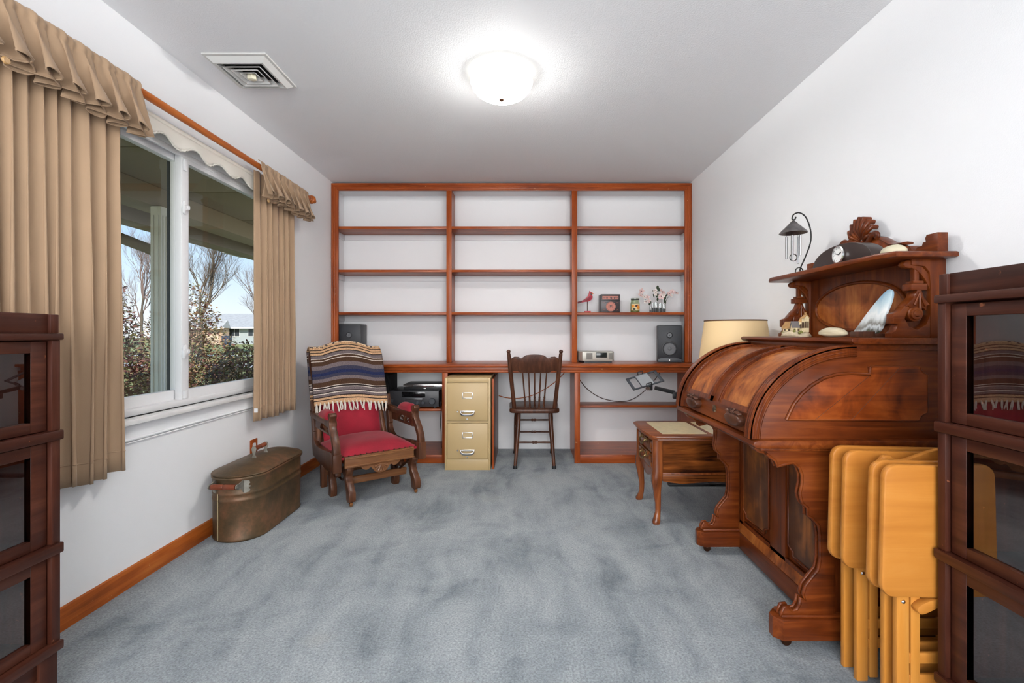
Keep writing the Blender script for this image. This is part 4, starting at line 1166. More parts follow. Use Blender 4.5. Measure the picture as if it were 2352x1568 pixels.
# sawn scroll end panels
pp = [(1758, 1028), (1763, 1042), (1774, 1051), (1783, 1057), (1788, 1071), (1806, 1066), (1824, 1062), (1838, 1072), (1845, 1090), (1845, 1110), (1840, 1135), (1845, 1155), (1858, 1166), (1858, 1184), (1868, 1189), (1883, 1206), (1887, 1231), (1887, 1285), (1882, 1310), (1867, 1328), (1852, 1347), (1847, 1366), (1852, 1379), (1840, 1374), (1840, 1388), (1833, 1401), (1820, 1404), (1813, 1394), (1803, 1396), (1797, 1409), (1798, 1420)]
prof = [npx(*q) for q in pp]
side_poly = prof + [(1.06, npx(0, 1420)[1]), (1.06, .692), (.82, .692)]
for ya, yb in ((DN, DN + .030), (DF - .030, DF)):
    mb = MB(); mb.prism(side_poly, 'y', ya, yb, bev=.003); sp_o = D(mb, 'end_scroll', MX)
    mb = MB(); mb.tube([(x - .002, ya + .004, z) for x, z in prof[1:]], .006, 6); mb.tube([(x - .002, yb - .004, z) for x, z in prof[1:]], .006, 6)
    D(mb, 'edge_bead', MX, sp_o, sharp=80)
    # rear half of each side: frame with sunk panel
    yo = ya if ya == DN else yb
    i0, i1 = sorted((yo + (.010 if ya == DN else -.010), yo + (.024 if ya == DN else -.024)))
    mb = MB()
    for a in ((1.06, 1.10, .115, .692), (1.40, DB, .115, .692), (1.10, 1.40, .115, .17), (1.10, 1.40, .62, .692), (1.10, 1.40, .36, .40)): mb.box(a[0], a[1], i0, i1, a[2], a[3], bev=.003)
    D(mb, 'side_frame', MZ)
    for z0, z1 in ((.17, .36), (.40, .62)):
        mb = MB(); mb.box(1.098, 1.402, (i0 + i1) / 2 - .003, (i0 + i1) / 2 + .003, z0 - .002, z1 + .002); D(mb, 'side_panel', MX)
# knee-hole front: frame, two burl panels, base board
KX = 1.062
y0, y1 = DN + .03, DF - .03
mb = MB()
for a in ((y0, y0 + .035, .11, .692), (y1 - .035, y1, .11, .692), (1.91, 2.03, .11, .692), (y0, y1, .62, .692), (y0, y1, .12, .165)): mb.box(KX, KX + .02, a[0], a[1], a[2], a[3], bev=.002)
D(mb, 'front_frame', MZ)
mb = MB(); mb.box(KX + .014, KX + .022, y0 + .01, y1 - .01, .12, .69); D(mb, 'front_back_panel', MZ)
for (a, b) in ((1.70, 1.895), (2.045, 2.285)):
    cc = .035; z0, z1 = .19, .60
    poly = [(a + cc, z0), (b - cc, z0), (b - cc, z0 + .018), (b, z0 + cc), (b, z1 - cc), (b - cc, z1 - .018), (b - cc, z1), (a + cc, z1), (a + cc, z1 - .018), (a, z1 - cc), (a, z0 + cc), (a + cc, z0 + .018)]
    mb = MB(); mb.prism(poly, 'x', KX + .004, KX + .014, bev=.002); pn = D(mb, 'burl_panel', M_['burl_dark'])
    mb = MB(); mb.tube([(KX + .004, y, z) for y, z in poly], .005, 6, closed=True); D(mb, 'panel_moulding', MZ, pn, sharp=80)
mb = MB(); mb.box(KX - .012, KX + .014, y0, y1, .028, .108, bev=.003); D(mb, 'base_board', MY)
mb = MB(); mb.prism([(KX - .010, .108), (KX + .012, .108), (KX + .012, .165), (KX + .004, .165)], 'y', y0, y1, bev=.002); D(mb, 'base_moulding', M_['burl'])
mb = MB(); mb.box(1.40, DB, y0, y1, .10, .69); D(mb, 'lower_back', MY)
# bed with moulded lip
mb = MB(); mb.prism([(.768, .700), (.775, .692), (.80, .688), (DB, .688), (DB, .716), (.79, .716), (.772, .712)], 'y', DN - .028, DF + .028, bev=.003)
bed = D(mb, 'desk_bed', MY)
mb = MB(); mb.box(.80, 1.40, DN - .012, DF + .012, .676, .690, bev=.004); D(mb, 'bed_moulding', MY, bed)
for ya in (DN + .02, DF - .06):
    mb = MB(); mb.prism(smooth_poly([(.80, .690), (.80, .672), (.815, .662), (.835, .664), (.85, .676), (.87, .690)], 3), 'y', ya, ya + .04, bev=.002); D(mb, 'corbel', MX)

# cylinder: quarter ellipse
ECX, ECZ, ERX, ERZ = 1.126, .718, .356, .308
def cv(t, off=0.0):
    a = math.pi / 2 * t
    return (ECX - (ERX + off) * math.cos(a), ECZ + (ERZ + off) * math.sin(a))
def arcbox(mb, t0, t1, ya, yb, o0, o1, n=24):
    poly = [cv(t0 + (t1 - t0) * i / n, o1) for i in range(n + 1)] + [cv(t1 - (t1 - t0) * i / n, o0) for i in range(n + 1)]
    mb.prism(poly, 'y', ya, yb)
ZTOP = 1.040
for ya, yb, so in ((DN, DN + .026, -1), (DF - .026, DF, 1)):
    poly = [cv(i / 28, -.006) for i in range(29)] + [(ECX, ZTOP), (DB, ZTOP), (DB, .716), (cv(0, -.006)[0], .716)]
    mb = MB(); mb.prism(poly, 'y', ya, yb, bev=.001); sd = D(mb, 'case_side', MX)
    f0, f1 = (ya - .010, yb + .002) if so < 0 else (ya - .002, yb + .010)
    mb = MB(); arcbox(mb, 0.0, 1.0, f0, f1, -.030, .004, 30); arcbox(mb, 0.0, 1.0, f0 - .003, f1 + .003, -.022, -.004, 30); arcbox(mb, 0, 1, f0, f1 + .0, -.002, .007, 30)
    ym = (f0 + f1) / 2; yo2 = f0 if so < 0 else f1
    for off, yy in ((-.004, yo2), (-.014, yo2), (-.026, yo2)): mb.tube([(cv(i / 30, off)[0], yy, cv(i / 30, off)[1]) for i in range(31)], .0042, 6)
    for yy in (f0 + .006, ym, f1 - .006): mb.tube([(cv(i / 30, .006)[0], yy, cv(i / 30, .006)[1]) for i in range(31)], .0042, 6)
    D(mb, 'arch_moulding', MZ, sd, sharp=60)
# near side shaped burl panel
def z2(x, y): return npx(1520 + x / 3.564, 740 + y / 3.564)
pp2 = [(1015, 795), (1040, 740), (1075, 668), (1140, 585), (1220, 515), (1320, 456), (1430, 424), (1540, 415), (1695, 428), (1695, 362), (2100, 356), (2112, 392), (2128, 412), (2163, 430), (2163, 735), (2130, 748), (2110, 766), (2095, 802)]
sp2 = [z2(*q) for q in pp2]
mb = MB(); mb.prism(sp2, 'y', DN - .006, DN + .001, bev=.001); po = D(mb, 'side_burl_panel', M_['burl_side'])
mb = MB(); mb.tube([(x, DN - .004, z) for x, z in sp2[:10]], .006, 6); mb.tube([(x, DN - .004, z) for x, z in sp2[9:]] + [(sp2[0][0], DN - .004, sp2[0][1])], .0035, 6); D(mb, 'panel_bead', MX, po, sharp=80)
mb = MB(); q = [(x, z) for x, z in sp2]; mb.prism(q, 'y', DF - .001, DF + .006, bev=.001); D(mb, 'side_burl_panel', M_['burl_side'])
for (p0, p1) in (((1250, 792), (1700, 430)), ((1545, 795), (1945, 362))):
    q0, q1 = z2(*p0), z2(*p1)
    MB().tube([(q0[0], DN - .0058, q0[1]), (q1[0], DN - .0058, q1[1])], .0009, 4).build('veneer_seam', M_['chair'], po)
# cylinder front and its panels
CY0, CY1 = DN + .024, DF - .024
mb = MB(); arcbox(mb, .01, 1.0, CY0, CY1, -.040, -.016, 32); cyl = D(mb, 'cylinder_front', M_['mah_y'])
for a, b in ((1.640, 1.905), (1.985, 2.262)):
    mb = MB(); arcbox(mb, .20, .93, a + .018, b - .018, -.018, -.012, 28); vp = D(mb, 'cylinder_panel', M_['burl'], None)
    mb = MB()
    arcbox(mb, .16, .955, a, a + .018, -.018, -.004, 28); arcbox(mb, .16, .955, b - .018, b, -.018, -.004, 28)
    arcbox(mb, .16, .205, a, b, -.018, -.004, 3); arcbox(mb, .925, .955, a, b, -.018, -.004, 3)
    arcbox(mb, .175, .94, a + .006, a + .011, -.018, .001, 28); arcbox(mb, .175, .94, b - .011, b - .006, -.018, .001, 28)
    for yy in (a + .004, a + .016, b - .016, b - .004): mb.tube([(cv(.17 + .775 * i / 28, -.003)[0], yy, cv(.17 + .775 * i / 28, -.003)[1]) for i in range(29)], .0032, 6)
    D(mb, 'panel_frame', MZ, vp, sharp=60)
# carved leaf pulls and escutcheon on the bottom rail
for yc in (2.15, 1.73):
    x_, z_ = cv(.105, -.016)
    M = Matrix.Translation((x_, yc, z_)) @ Matrix.Scale(1.25, 4)
    mb = MB()
    mb.prism(smooth_poly([(-.052, -.004), (-.03, -.020), (0, -.024), (.03, -.020), (.052, -.004), (.034, .010), (0, .012), (-.034, .010)], 3), 'x', -.024, .004, bev=.006, M=M)
    for k in range(5):
        u = (k - 2) / 2
        mb.tube([M @ Vector((-.010, u * .030, .004)), M @ Vector((-.020, u * .036, .018)), M @ Vector((-.010, u * .040, .026 - abs(u) * .010))], [.008, .007, .003], 6)
    D(mb, 'carved_pull', M_['chair'], cyl, sharp=60)
x_, z_ = cv(.10, -.016)
star = []
for k in range(16):
    a = 2 * math.pi * k / 16; r = .017 if k % 2 == 0 else .010
    star.append((1.945 + r * math.cos(a), z_ + r * math.sin(a)))
mb = MB(); mb.prism(star, 'x', x_ - .005, x_ + .002, bev=.001); D(mb, 'escutcheon', plain('old_brass', lin(96, 80, 60), .5, .6), cyl)
# case top
mb = MB(); mb.box(1.118, DB, DN - .004, DF + .004, 1.016, ZTOP, bev=.003); D(mb, 'frieze', MY)
mb = MB(); mb.prism([(1.095, 1.048), (1.105, 1.040), (1.125, 1.038), (DB, 1.038), (DB, 1.060), (1.105, 1.060), (1.097, 1.056)], 'y', DN - .030, DF + .030, bev=.003); D(mb, 'case_top', MY)
mb = MB(); mb.box(DB - .012, DB, DN + .02, DF - .02, .70, 1.04); D(mb, 'case_back', MY)

# gallery: back board with oval panel, scroll brackets, shelf, crest
GB = 1.405
mb = MB(); mb.box(GB, DB - .002, DN + .03, DF - .03, 1.060, 1.330); gb = D(mb, 'gallery_back', M_['mah_z'])
ov = [(1.99 + .262 * math.cos(2 * math.pi * k / 40), 1.188 + .100 * math.sin(2 * math.pi * k / 40)) for k in range(40)]
mb = MB(); mb.prism(ov, 'x', GB - .004, GB + .002); D(mb, 'oval_panel', M_['burl'], gb)
mb = MB(); mb.tube([(GB - .004, y, z) for y, z in ov], .007, 8, closed=True); D(mb, 'oval_moulding', MY, gb, sharp=80)
sh = 1.330
mb = MB(); mb.prism([(1.215, DN + .02), (1.240, DN - .035), (DB, DN - .035), (DB, DF + .035), (1.240, DF + .035), (1.215, DF - .02)], 'z', sh, sh + .020, bev=.006); D(mb, 'gallery_shelf', MY)
for ya, so in ((DN + .012, -1), (DF - .046, 1)):
    yb = ya + .034
    # upright against the back with ogee head
    mb = MB(); mb.prism([(1.395, 1.06), (DB - .004, 1.06), (DB - .004, sh), (1.33, sh), (1.33, 1.31), (1.375, 1.305), (1.392, 1.285), (1.395, 1.25)], 'y', ya, yb, bev=.002); br = D(mb, 'bracket_upright', MZ)
    # lower plate with round scoop
    lo = [(1.262, 1.06), (1.262, 1.075), (1.275, 1.085), (1.285, 1.105), (1.268, 1.108), (1.268, 1.142), (1.290, 1.150), (1.305, 1.168), (1.325, 1.172), (1.338, 1.160), (1.318, 1.150), (1.308, 1.125), (1.322, 1.098), (1.350, 1.088), (1.380, 1.105), (1.395, 1.14), (1.395, 1.06)]
    mb = MB(); mb.prism(lo, 'y', ya, yb, bev=.003); D(mb, 'bracket_plate', MX)
    mb = MB(); mb.lathe([(.0001, -.030), (.009, -.030), (.012, -.026), (.015, -.027), (.020, -.026), (.022, -.020), (.026, -.018), (.026, .018), (.0001, .018)], c=(1.342, (ya + yb) / 2, 1.142), axis='y', seg=24); D(mb, 'rosette', MX)
    # curved arm
    am = smooth_poly([(1.315, 1.325), (1.305, 1.312), (1.318, 1.300), (1.345, 1.296), (1.378, 1.262), (1.398, 1.215), (1.402, 1.175), (1.412, 1.160), (1.420, 1.172), (1.418, 1.215), (1.398, 1.272), (1.362, 1.312), (1.335, 1.325)], 3)
    mb = MB(); mb.prism(am, 'y', ya + .004, yb - .004, bev=.003); D(mb, 'bracket_arm', MZ)
    # drop with block and leaf
    mb = MB(); mb.box(1.345, 1.362, ya + .006, yb - .006, 1.13, 1.30, bev=.003); D(mb, 'bracket_spindle', MZ)
    mb = MB(); mb.box(1.326, 1.382, ya - .004, yb + .004, 1.222, 1.246, bev=.003); mb.box(1.336, 1.372, ya, yb, 1.246, 1.256, bev=.002); D(mb, 'bracket_block', MX)
    lf_ = smooth_poly([(1.346, 1.222), (1.362, 1.222), (1.372, 1.195), (1.392, 1.172), (1.380, 1.172), (1.378, 1.152), (1.366, 1.164), (1.356, 1.142), (1.346, 1.164), (1.330, 1.158), (1.318, 1.168), (1.306, 1.166), (1.322, 1.185), (1.338, 1.200)], 2)
    mb = MB(); mb.prism(lf_, 'y', ya - .003, yb + .003, bev=.003)
    for q in ((1.335, 1.172), (1.354, 1.155), (1.374, 1.168)): mb.tube([(1.354, ya - .004, 1.215), (q[0], ya - .005, q[1])], [.003, .005], 6)
    D(mb, 'carved_leaf', MZ)
    # ear block on the shelf end
    e0, e1 = (ya - .01, ya + .17) if so < 0 else (yb - .17, yb + .01)
    zz = sh + .020
    st = [(0, 0), (0, .070), (.045, .070), (.052, .058), (.048, .048), (.060, .046), (.064, .036), (.085, .034), (.09, .026), (.105, .028), (.118, .046), (.124, .044), (.122, .026), (.135, .012), (.14, 0)]
    pe = [((e0 + a) if so < 0 else (e1 - a), zz + b) for a, b in st]
    mb = MB(); mb.prism(pe, 'x', GB + .005, DB - .005, bev=.002); D(mb, 'ear_block', MY)
# pediment and shell
zz = sh + .020
hp = [(.235, 0), (.235, .050), (.225, .056), (.19, .062), (.15, .084), (.11, .104), (.06, .110)]
ped = [(1.99 - y, zz + z) for y, z in hp] + [(1.99, zz + .112)] + [(1.99 + y, zz + z) for y, z in hp[::-1]]
mb = MB(); mb.prism(ped, 'x', GB + .006, DB - .008, bev=.003); pd = D(mb, 'pediment', M_['burl_side'])
mb = MB()
for s in (-1, 1):
    path = smooth_poly([(GB + .02, 1.99 + s * y, zz + z) for y, z in ((.245, .060), (.19, .066), (.15, .088), (.11, .108), (.05, .114))], 4, closed=False)
    mb.tube(path, .011, 8, flat=(2.2, .55))
D(mb, 'pediment_moulding', MY, pd, sharp=80)
mb = MB()
for k in range(9):
    a = R(12 + k * 156 / 8); r1 = .085 if k % 8 else .07
    mb.tube([(GB + .010, 1.97 + .012 * math.cos(a), zz + .107 + .012 * math.sin(a)), (GB - .006, 1.97 + .05 * math.cos(a), zz + .107 + .055 * math.sin(a)), (GB + .004, 1.97 + r1 * .85 * math.cos(a), zz + .107 + r1 * 1.15 * math.sin(a)), (GB + .030, 1.97 + r1 * .80 * math.cos(a), zz + .107 + r1 * 1.13 * math.sin(a))], [.005, .010, .0125, .010], 8)
D(mb, 'carved_shell', MX, pd, sharp=70)
mb = MB()
for s in (-1, 1):
    mb.tube(smooth_poly([(GB - .002, 1.97 + s * y, zz + z) for y, z in ((.022, .0), (.032, .05), (.055, .100), (.085, .122), (.105, .116), (.098, .104))], 4, closed=False), [.010] * 21, 8, flat=(1.3, .8))
mb.prism([(1.97 - .022, zz), (1.97 + .022, zz), (1.97 + .030, zz + .07), (1.97, zz + .112), (1.97 - .030, zz + .07)], 'x', GB - .008, GB + .02, bev=.004)
mb.prism([(1.97 - .014, zz + .04), (1.97, zz + .022), (1.97 + .014, zz + .04), (1.97 + .014, zz + .075), (1.97, zz + .092), (1.97 - .014, zz + .075)], 'x', GB - .014, GB, bev=.003)
D(mb, 'crest_strapwork', MX, pd, sharp=70)
# ------------------------------------------------------------------ things on the desk
SH = 1.3502; TP = 1.0602
dkb = plain('espresso_lacquer', lin(44, 30, 26), .35)
ck = thing('mantel_clock', 'dark arched mantel clock with white dial on the desk gallery', 'clock', (1.30, 1.89, SH))
ar = [(1.715, SH), (2.065, SH)] + [(1.89 + .175 * math.cos(R(a)), SH + .004 + .078 * math.sin(R(a)) ** .9) for a in range(6, 175, 6)]
mb = MB(); mb.prism(ar, 'x', 1.268, 1.325, bev=.002); mb.build('case', dkb, ck)
MB().lathe([(.034, 0), (.036, -.004), (.036, -.010), (.031, -.012), (.030, -.004)], c=(1.268, 1.885, SH + .040), axis='x', seg=32).build('bezel', M_['chrome'], ck)
dial = MB().lathe([(.0315, -.003), (.0315, -.005), (.0001, -.005)], c=(1.268, 1.885, SH + .040), axis='x', seg=32).build('dial', plain('dial_white', (.82, .82, .80, 1), .4), ck)
mb = MB()
for k in range(12):
    a = R(30 * k); mb.box(1.2622, 1.2628, 1.885 + .026 * math.cos(a) - .0012, 1.885 + .026 * math.cos(a) + .0012, SH + .040 + .026 * math.sin(a) - .0018, SH + .040 + .026 * math.sin(a) + .0018)
mb.build('hour_marks', M_['black'], dial)
for (L, a, w) in ((.016, 150, .0022), (.024, 20, .0016)):
    MB().tube([(1.2615, 1.885, SH + .040), (1.2615, 1.885 + L * math.cos(R(a)), SH + .040 + L * math.sin(R(a)))], w, 6).build('clock_hand', M_['black'], dial)

wc = thing('wind_chime', 'small metal wind chime with pagoda cone hanging from a curled iron hook', 'wind chime', (1.31, 2.25, SH))
hx = 1.300
pts = smooth_poly([(1.335, 2.250, SH + .004), (1.322, 2.25, SH + .03), (1.345, 2.25, SH + .085), (1.372, 2.25, SH + .16), (1.372, 2.25, SH + .22), (1.350, 2.25, SH + .28), (1.318, 2.25, SH + .302), (1.290, 2.25, SH + .292), (1.284, 2.25, SH + .272), (1.297, 2.25, SH + .270), (1.302, 2.25, SH + .282)], 5, closed=False)
MB().tube(pts, .0032, 8).build('hook_stand', M_['iron'], wc)
mb = MB(); mb.tube([(1.335 + .028 * math.cos(R(a)), 2.25 + .028 * math.sin(R(a)), SH + .003) for a in range(0, 360, 20)], .003, 6, closed=True); mb.tube([(1.318 + .018 * math.cos(R(a)), 2.25, SH + .022 + .018 * math.sin(R(a))) for a in range(0, 360, 20)], .0025, 6, closed=True); mb.build('hook_base', M_['iron'], wc)
mb = MB(); mb.lathe([(.0001, 0), (.006, -.004), (.030, -.030), (.060, -.060), (.0615, -.064), (.058, -.064), (.028, -.034), (.0001, -.008)], c=(1.290, 2.25, SH + .268), seg=24); mb.build('cone', plain('pewter', lin(110, 106, 106), .35, .8, var=.3, vscale=40), wc)
for k, (a, L) in enumerate(((20, .130), (140, .105), (230, .120), (310, .095))):
    cx, cy = 1.290 + .030 * math.cos(R(a)), 2.25 + .030 * math.sin(R(a))
    t = MB().tube([(cx, cy, SH + .19), (cx, cy, SH + .19 - L)], .0048, 10).build('chime_tube', plain('alu', lin(150, 150, 152), .3, .9) if k == 0 else bpy.data.materials['alu'], wc)
    MB().tube([(cx, cy, SH + .206), (cx, cy, SH + .188)], .0008, 5).build('cord', M_['iron'], t)
mb = MB(); mb.tube([(1.29, 2.25, SH + .206), (1.29, 2.25, SH + .10)], .0008, 5); mb.tube([(1.29 + .017 * math.cos(R(a)), 2.25, SH + .088 + .017 * math.sin(R(a))) for a in range(0, 360, 20)], .002, 6, closed=True); mb.build('striker', M_['iron'], wc)

def stone(name, label, c, rx, ry, rz, m, seed, rot=0):
    o = thing(name, label, 'stone', c)
    mb = MB(); mb.ell((0, 0, 0), 1, 1, 1, 24, 14)
    rnd = random.Random(seed); off = Vector((rnd.random() * 9, rnd.random() * 9, 0))
    v2 = []
    for p in mb.v:
        k = 1 + .12 * noise.noise(p * 1.3 + off)
        z = p.z if p.z > 0 else p.z * .55
        q = Vector((p.x * rx * k, p.y * ry * k, z * rz * k)); q.rotate(Euler((0, 0, rot))); v2.append(q)
    zm = min(q.z for q in v2)
    mb.v = [q + Vector(c) - Vector((0, 0, zm)) for q in v2]
    mb.build('stone', m, o, sharp=180)
    return o
pale = plain('pale_stone', lin(206, 198, 170), .7, var=.10, vscale=14, bump=.1, bscale=60)
stone('smooth_stone', 'pale rounded stone on the gallery shelf beside the clock', (1.335, 1.700, SH), .035, .052, .028, pale, 2)
stone('smooth_stone', 'long flat pale stone on the desk top beside the miniature village', (1.22, 1.855, TP), .030, .080, .024, wood('pale_banded', lin(176, 160, 132), lin(206, 194, 166), lin(218, 208, 184), grain='y', scale=1.5, coat=0, rough=.7), 5)

vg = thing('miniature_village', 'miniature stone cottage village ornament on the desk top', 'ornament', (1.22, 2.11, TP))
rockm = plain('ornament_rock', lin(196, 180, 152), .85, var=.25, vscale=40, bump=.6, bscale=90)
mb = MB(); mb.ell((0, 0, 0), .045, .090, .030, 22, 12)
mb.v = [Vector((p.x * (1 + .3 * noise.noise(p * 30)), p.y * (1 + .12 * noise.noise(p * 22)), max(0, p.z) * (1 + .6 * noise.noise(p * 40)))) + Vector((1.22, 2.11, TP)) for p in mb.v]
mb.build('rock_base', rockm, vg, sharp=180)
cw = plain('cottage_plaster', lin(214, 196, 156), .85, var=.12, vscale=60); cr = plain('cottage_thatch', lin(176, 136, 88), .9, var=.2, vscale=60, bump=.4, bscale=200); cs = plain('cottage_slate', lin(110, 104, 104), .9)
wd = plain('cottage_dark', lin(84, 62, 44), .8)
def cottage(cx, cy, z, w, d, h, rh, rm, rot):
    M = Matrix.Translation((cx, cy, z)) @ Euler((0, 0, R(rot))).to_matrix().to_4x4()
    mb = MB(); mb.prism([(-w, 0), (w, 0), (w, h), (0, h + rh * .9), (-w, h)], 'y', -d, d, M=M); c_ = mb.build('cottage', cw, vg)
    mb = MB(); mb.prism([(-w * 1.25, h - rh * .22), (0, h + rh), (w * 1.25, h - rh * .22), (w * 1.25, h - rh * .05), (0, h + rh * 1.25), (-w * 1.25, h - rh * .05)], 'y', -d * 1.2, d * 1.2, M=M); mb.build('roof', rm, c_)
    for s in (-.5, .5):
        mb = MB(); mb.box(-w - .001, -w + .001, s * d - .004, s * d + .004, h * .3, h * .7, M=M); mb.build('window', wd, c_)
        mb = MB(); mb.box(s * w - .003, s * w + .003, -d - .001, -d + .001, h * .3, h * .75, M=M); mb.build('window', wd, c_)
    return c_, M
cottage(1.215, 2.145, TP + .018, .016, .026, .024, .022, cr, 10)
cottage(1.205, 2.085, TP + .018, .012, .016, .026, .020, cs, 80)
cottage(1.230, 2.065, TP + .024, .011, .013, .044, .016, cr, 20)
c3, Mt = cottage(1.225, 2.045, TP + .020, .010, .010, .062, .012, cr, 0)
mb = MB(); mb.box(-.003, .003, -.003, .003, .07, .086, M=Mt); mb.build('chimney', cr, c3)
rnd = random.Random(8)
bm_ = plain('ornament_green', lin(120, 118, 62), .9)
for k in range(8):
    mb = MB(); mb.ell((1.185 + rnd.uniform(0, .03), 2.05 + rnd.uniform(-.02, .12), TP + .016 + rnd.uniform(0, .008)), .006, .007, .007, 8, 6); mb.build('bush', bm_, vg)

# painted slate leaning on a small wooden stand
def slate_mat():
    m, n, l, p = newmat('painted_mountain_scene')
    tc = N(n, 'ShaderNodeTexCoord')
    nz = N(n, 'ShaderNodeTexNoise'); nz.inputs['Scale'].default_value = 16; nz.inputs['Detail'].default_value = 6
    mp = N(n, 'ShaderNodeMapping'); mp.inputs['Scale'].default_value = (1, 1.6, .5); mp.inputs['Rotation'].default_value = (R(-30), 0, 0)
    l.new(tc.outputs['Object'], mp.inputs['Vector']); l.new(mp.outputs[0], nz.inputs['Vector'])
    sp_ = N(n, 'ShaderNodeSeparateXYZ'); l.new(tc.outputs['Object'], sp_.inputs[0])
    ma = N(n, 'ShaderNodeMath', operation='MULTIPLY_ADD'); ma.inputs[1].default_value = .13; l.new(nz.outputs['Fac'], ma.inputs[0]); l.new(sp_.outputs['Z'], ma.inputs[2])
    rp = N(n, 'ShaderNodeValToRGB'); e = rp.color_ramp.elements
    e[0].position = .05; e[0].color = lin(120, 136, 66); e[1].position = .25; e[1].color = lin(126, 172, 200)
    for q, c in ((.075, lin(66, 64, 58)), (.095, lin(206, 212, 214)), (.11, lin(120, 116, 108)), (.135, lin(214, 220, 220)), (.16, lin(232, 236, 236)), (.20, lin(190, 212, 220))):
        k = e.new(q); k.color = c
    l.new(ma.outputs[0], rp.inputs['Fac']); l.new(rp.outputs[0], p.inputs['Base Color']); p.inputs['Roughness'].default_value = .35
    return m
sl = thing('painted_slate', 'slate painted with a mountain waterfall scene leaning on a wooden stand', 'painted slate', (1.28, 1.68, TP))
poly = smooth_poly([(1.800, .014), (1.735, .016), (1.690, .012), (1.668, .035), (1.666, .085), (1.660, .135), (1.668, .170), (1.690, .175), (1.725, .140), (1.760, .090), (1.787, .045)], 3)
Ms = Matrix.Translation((1.262, 0, TP + .002)) @ Euler((0, R(16), 0)).to_matrix().to_4x4()
mb = MB(); mb.prism(poly, 'x', -.004, .006, bev=.002, M=Ms); mb.build('slate', slate_mat(), sl)
st_ = thing('slate_stand', 'small dark wooden block stand under the painted slate', 'stand', (1.25, 1.72, TP))
mb = MB(); mb.box(1.225, 1.245, 1.665, 1.765, TP, TP + .022, bev=.002); mb.build('front_bar', M_['chair'], st_)
for y in (1.668, 1.75): Bx(1.246, 1.32, y, y + .012, TP, TP + .014, bev=.002).build('runner', M_['chair'], st_)

# ------------------------------------------------------------------ end table
et = thing('end_table', 'polished wooden end table with stone-inlaid top and two drawers', 'side table', (1.07, 2.855, 0))
TX0, TX1, TY0, TY1, TZ = .735, 1.41, 2.645, 3.075, .482
def ttop(off):
    r = .03
    x0, x1, y0, y1 = TX0 - off, TX1 + off, TY0 - off, TY1 + off
    return [(x0, y0 + r), (x0 + .012, y0 + .012), (x0 + r, y0), (x1 - r, y0), (x1, y0 + r), (x1, y1 - r), (x1 - r, y1), (x0 + r, y1), (x0 + .012, y1 - .012), (x0, y1 - r), (x0 - .010, (y0 + y1) / 2 + .05), (x0 - .010, (y0 + y1) / 2 - .05)]
mb = MB(); mb.prism(ttop(.020), 'z', TZ, TZ + .020, bev=.007); mb.prism(ttop(.008), 'z', TZ - .012, TZ, bev=.003); mb.build('table_top', M_['tbl_top'], et)
trav = plain('travertine_inlay', lin(222, 206, 166), .3, var=.10, vscale=26, coat=.2)
for (a, b) in ((TX0 + .055, 1.045), (1.075, 1.36)):
    Bx(a, b, TY0 + .035, TY1 - .04, TZ + .0195, TZ + .0215).build('stone_inlay', trav, et)
mb = MB()
mb.box(TX0 + .02, TX1 - .01, TY0 + .012, TY0 + .024, .285, TZ - .012); mb.box(TX0 + .02, TX1 - .01, TY1 - .024, TY1 - .012, .285, TZ - .012); mb.box(TX1 - .022, TX1 - .010, TY0 + .02, TY1 - .02, .285, TZ - .012); mb.box(TX0 + .025, TX1 - .02, TY0 + .02, TY1 - .02, .285, .297)
mb.build('case', M_['tbl'], et)
Bx(TX0 + .02, TX1 - .01, TY0 + .006, TY0 + .013, .279, .287, bev=.002).build('case_bead', M_['tbl_z'], et)
mb = MB(); mb.prism([(TX0 + .04, .280), (TX1 - .04, .280), (TX1 - .05, .240), (TX1 - .16, .224), (1.07, .238), (TX0 + .16, .224), (TX0 + .05, .240)], 'y', TY0 + .010, TY0 + .024, bev=.003); mb.build('side_apron', M_['tbl'], et)
mb = MB(); mb.prism(smooth_poly([(TY0 + .04, .295), (TY1 - .04, .295), (TY1 - .05, .262), (TY1 - .13, .245), (2.86, .222), (TY0 + .13, .245), (TY0 + .05, .262)], 3), 'x', TX0 + .010, TX0 + .024, bev=.003); mb.build('front_apron', M_['tbl_z'], et)
for z0, z1 in ((.295, .376), (.386, .466)):
    yy0, yy1 = TY0 + .052, TY1 - .052
    d = Bx(TX0 + .004, TX0 + .03, yy0, yy1, z0, z1, bev=.004).build('drawer', M_['tbl'], et)
    Bx(TX0 - .001, TX0 + .004, yy0 + .015, yy1 - .015, z0 + .012, z1 - .012, bev=.003).build('drawer_panel', M_['tbl'], d)
    zc = (z0 + z1) / 2 + .005; yc = 2.86
    mb = MB()
    mb.tube(smooth_poly([(TX0, yc - .050, zc + .012), (TX0 - .016, yc - .050, zc + .006), (TX0 - .020, yc - .035, zc - .012), (TX0 - .022, yc, zc - .016), (TX0 - .020, yc + .035, zc - .012), (TX0 - .016, yc + .050, zc + .006), (TX0, yc + .050, zc + .012)], 4, closed=False), .005, 8)
    for s in (-1, 1):
        mb.lathe([(.0001, -.010), (.010, -.006), (.014, 0)], c=(TX0 + .0, yc + s * .050, zc + .012), axis='x', seg=12)
        mb.tube([(TX0 - .004, yc + s * .050, zc + .012), (TX0 - .006, yc + s * .062, zc + .026), (TX0 - .004, yc + s * .052, zc + .034)], [.006, .005, .002], 6)
    mb.build('bail_pull', M_['brass'], d)
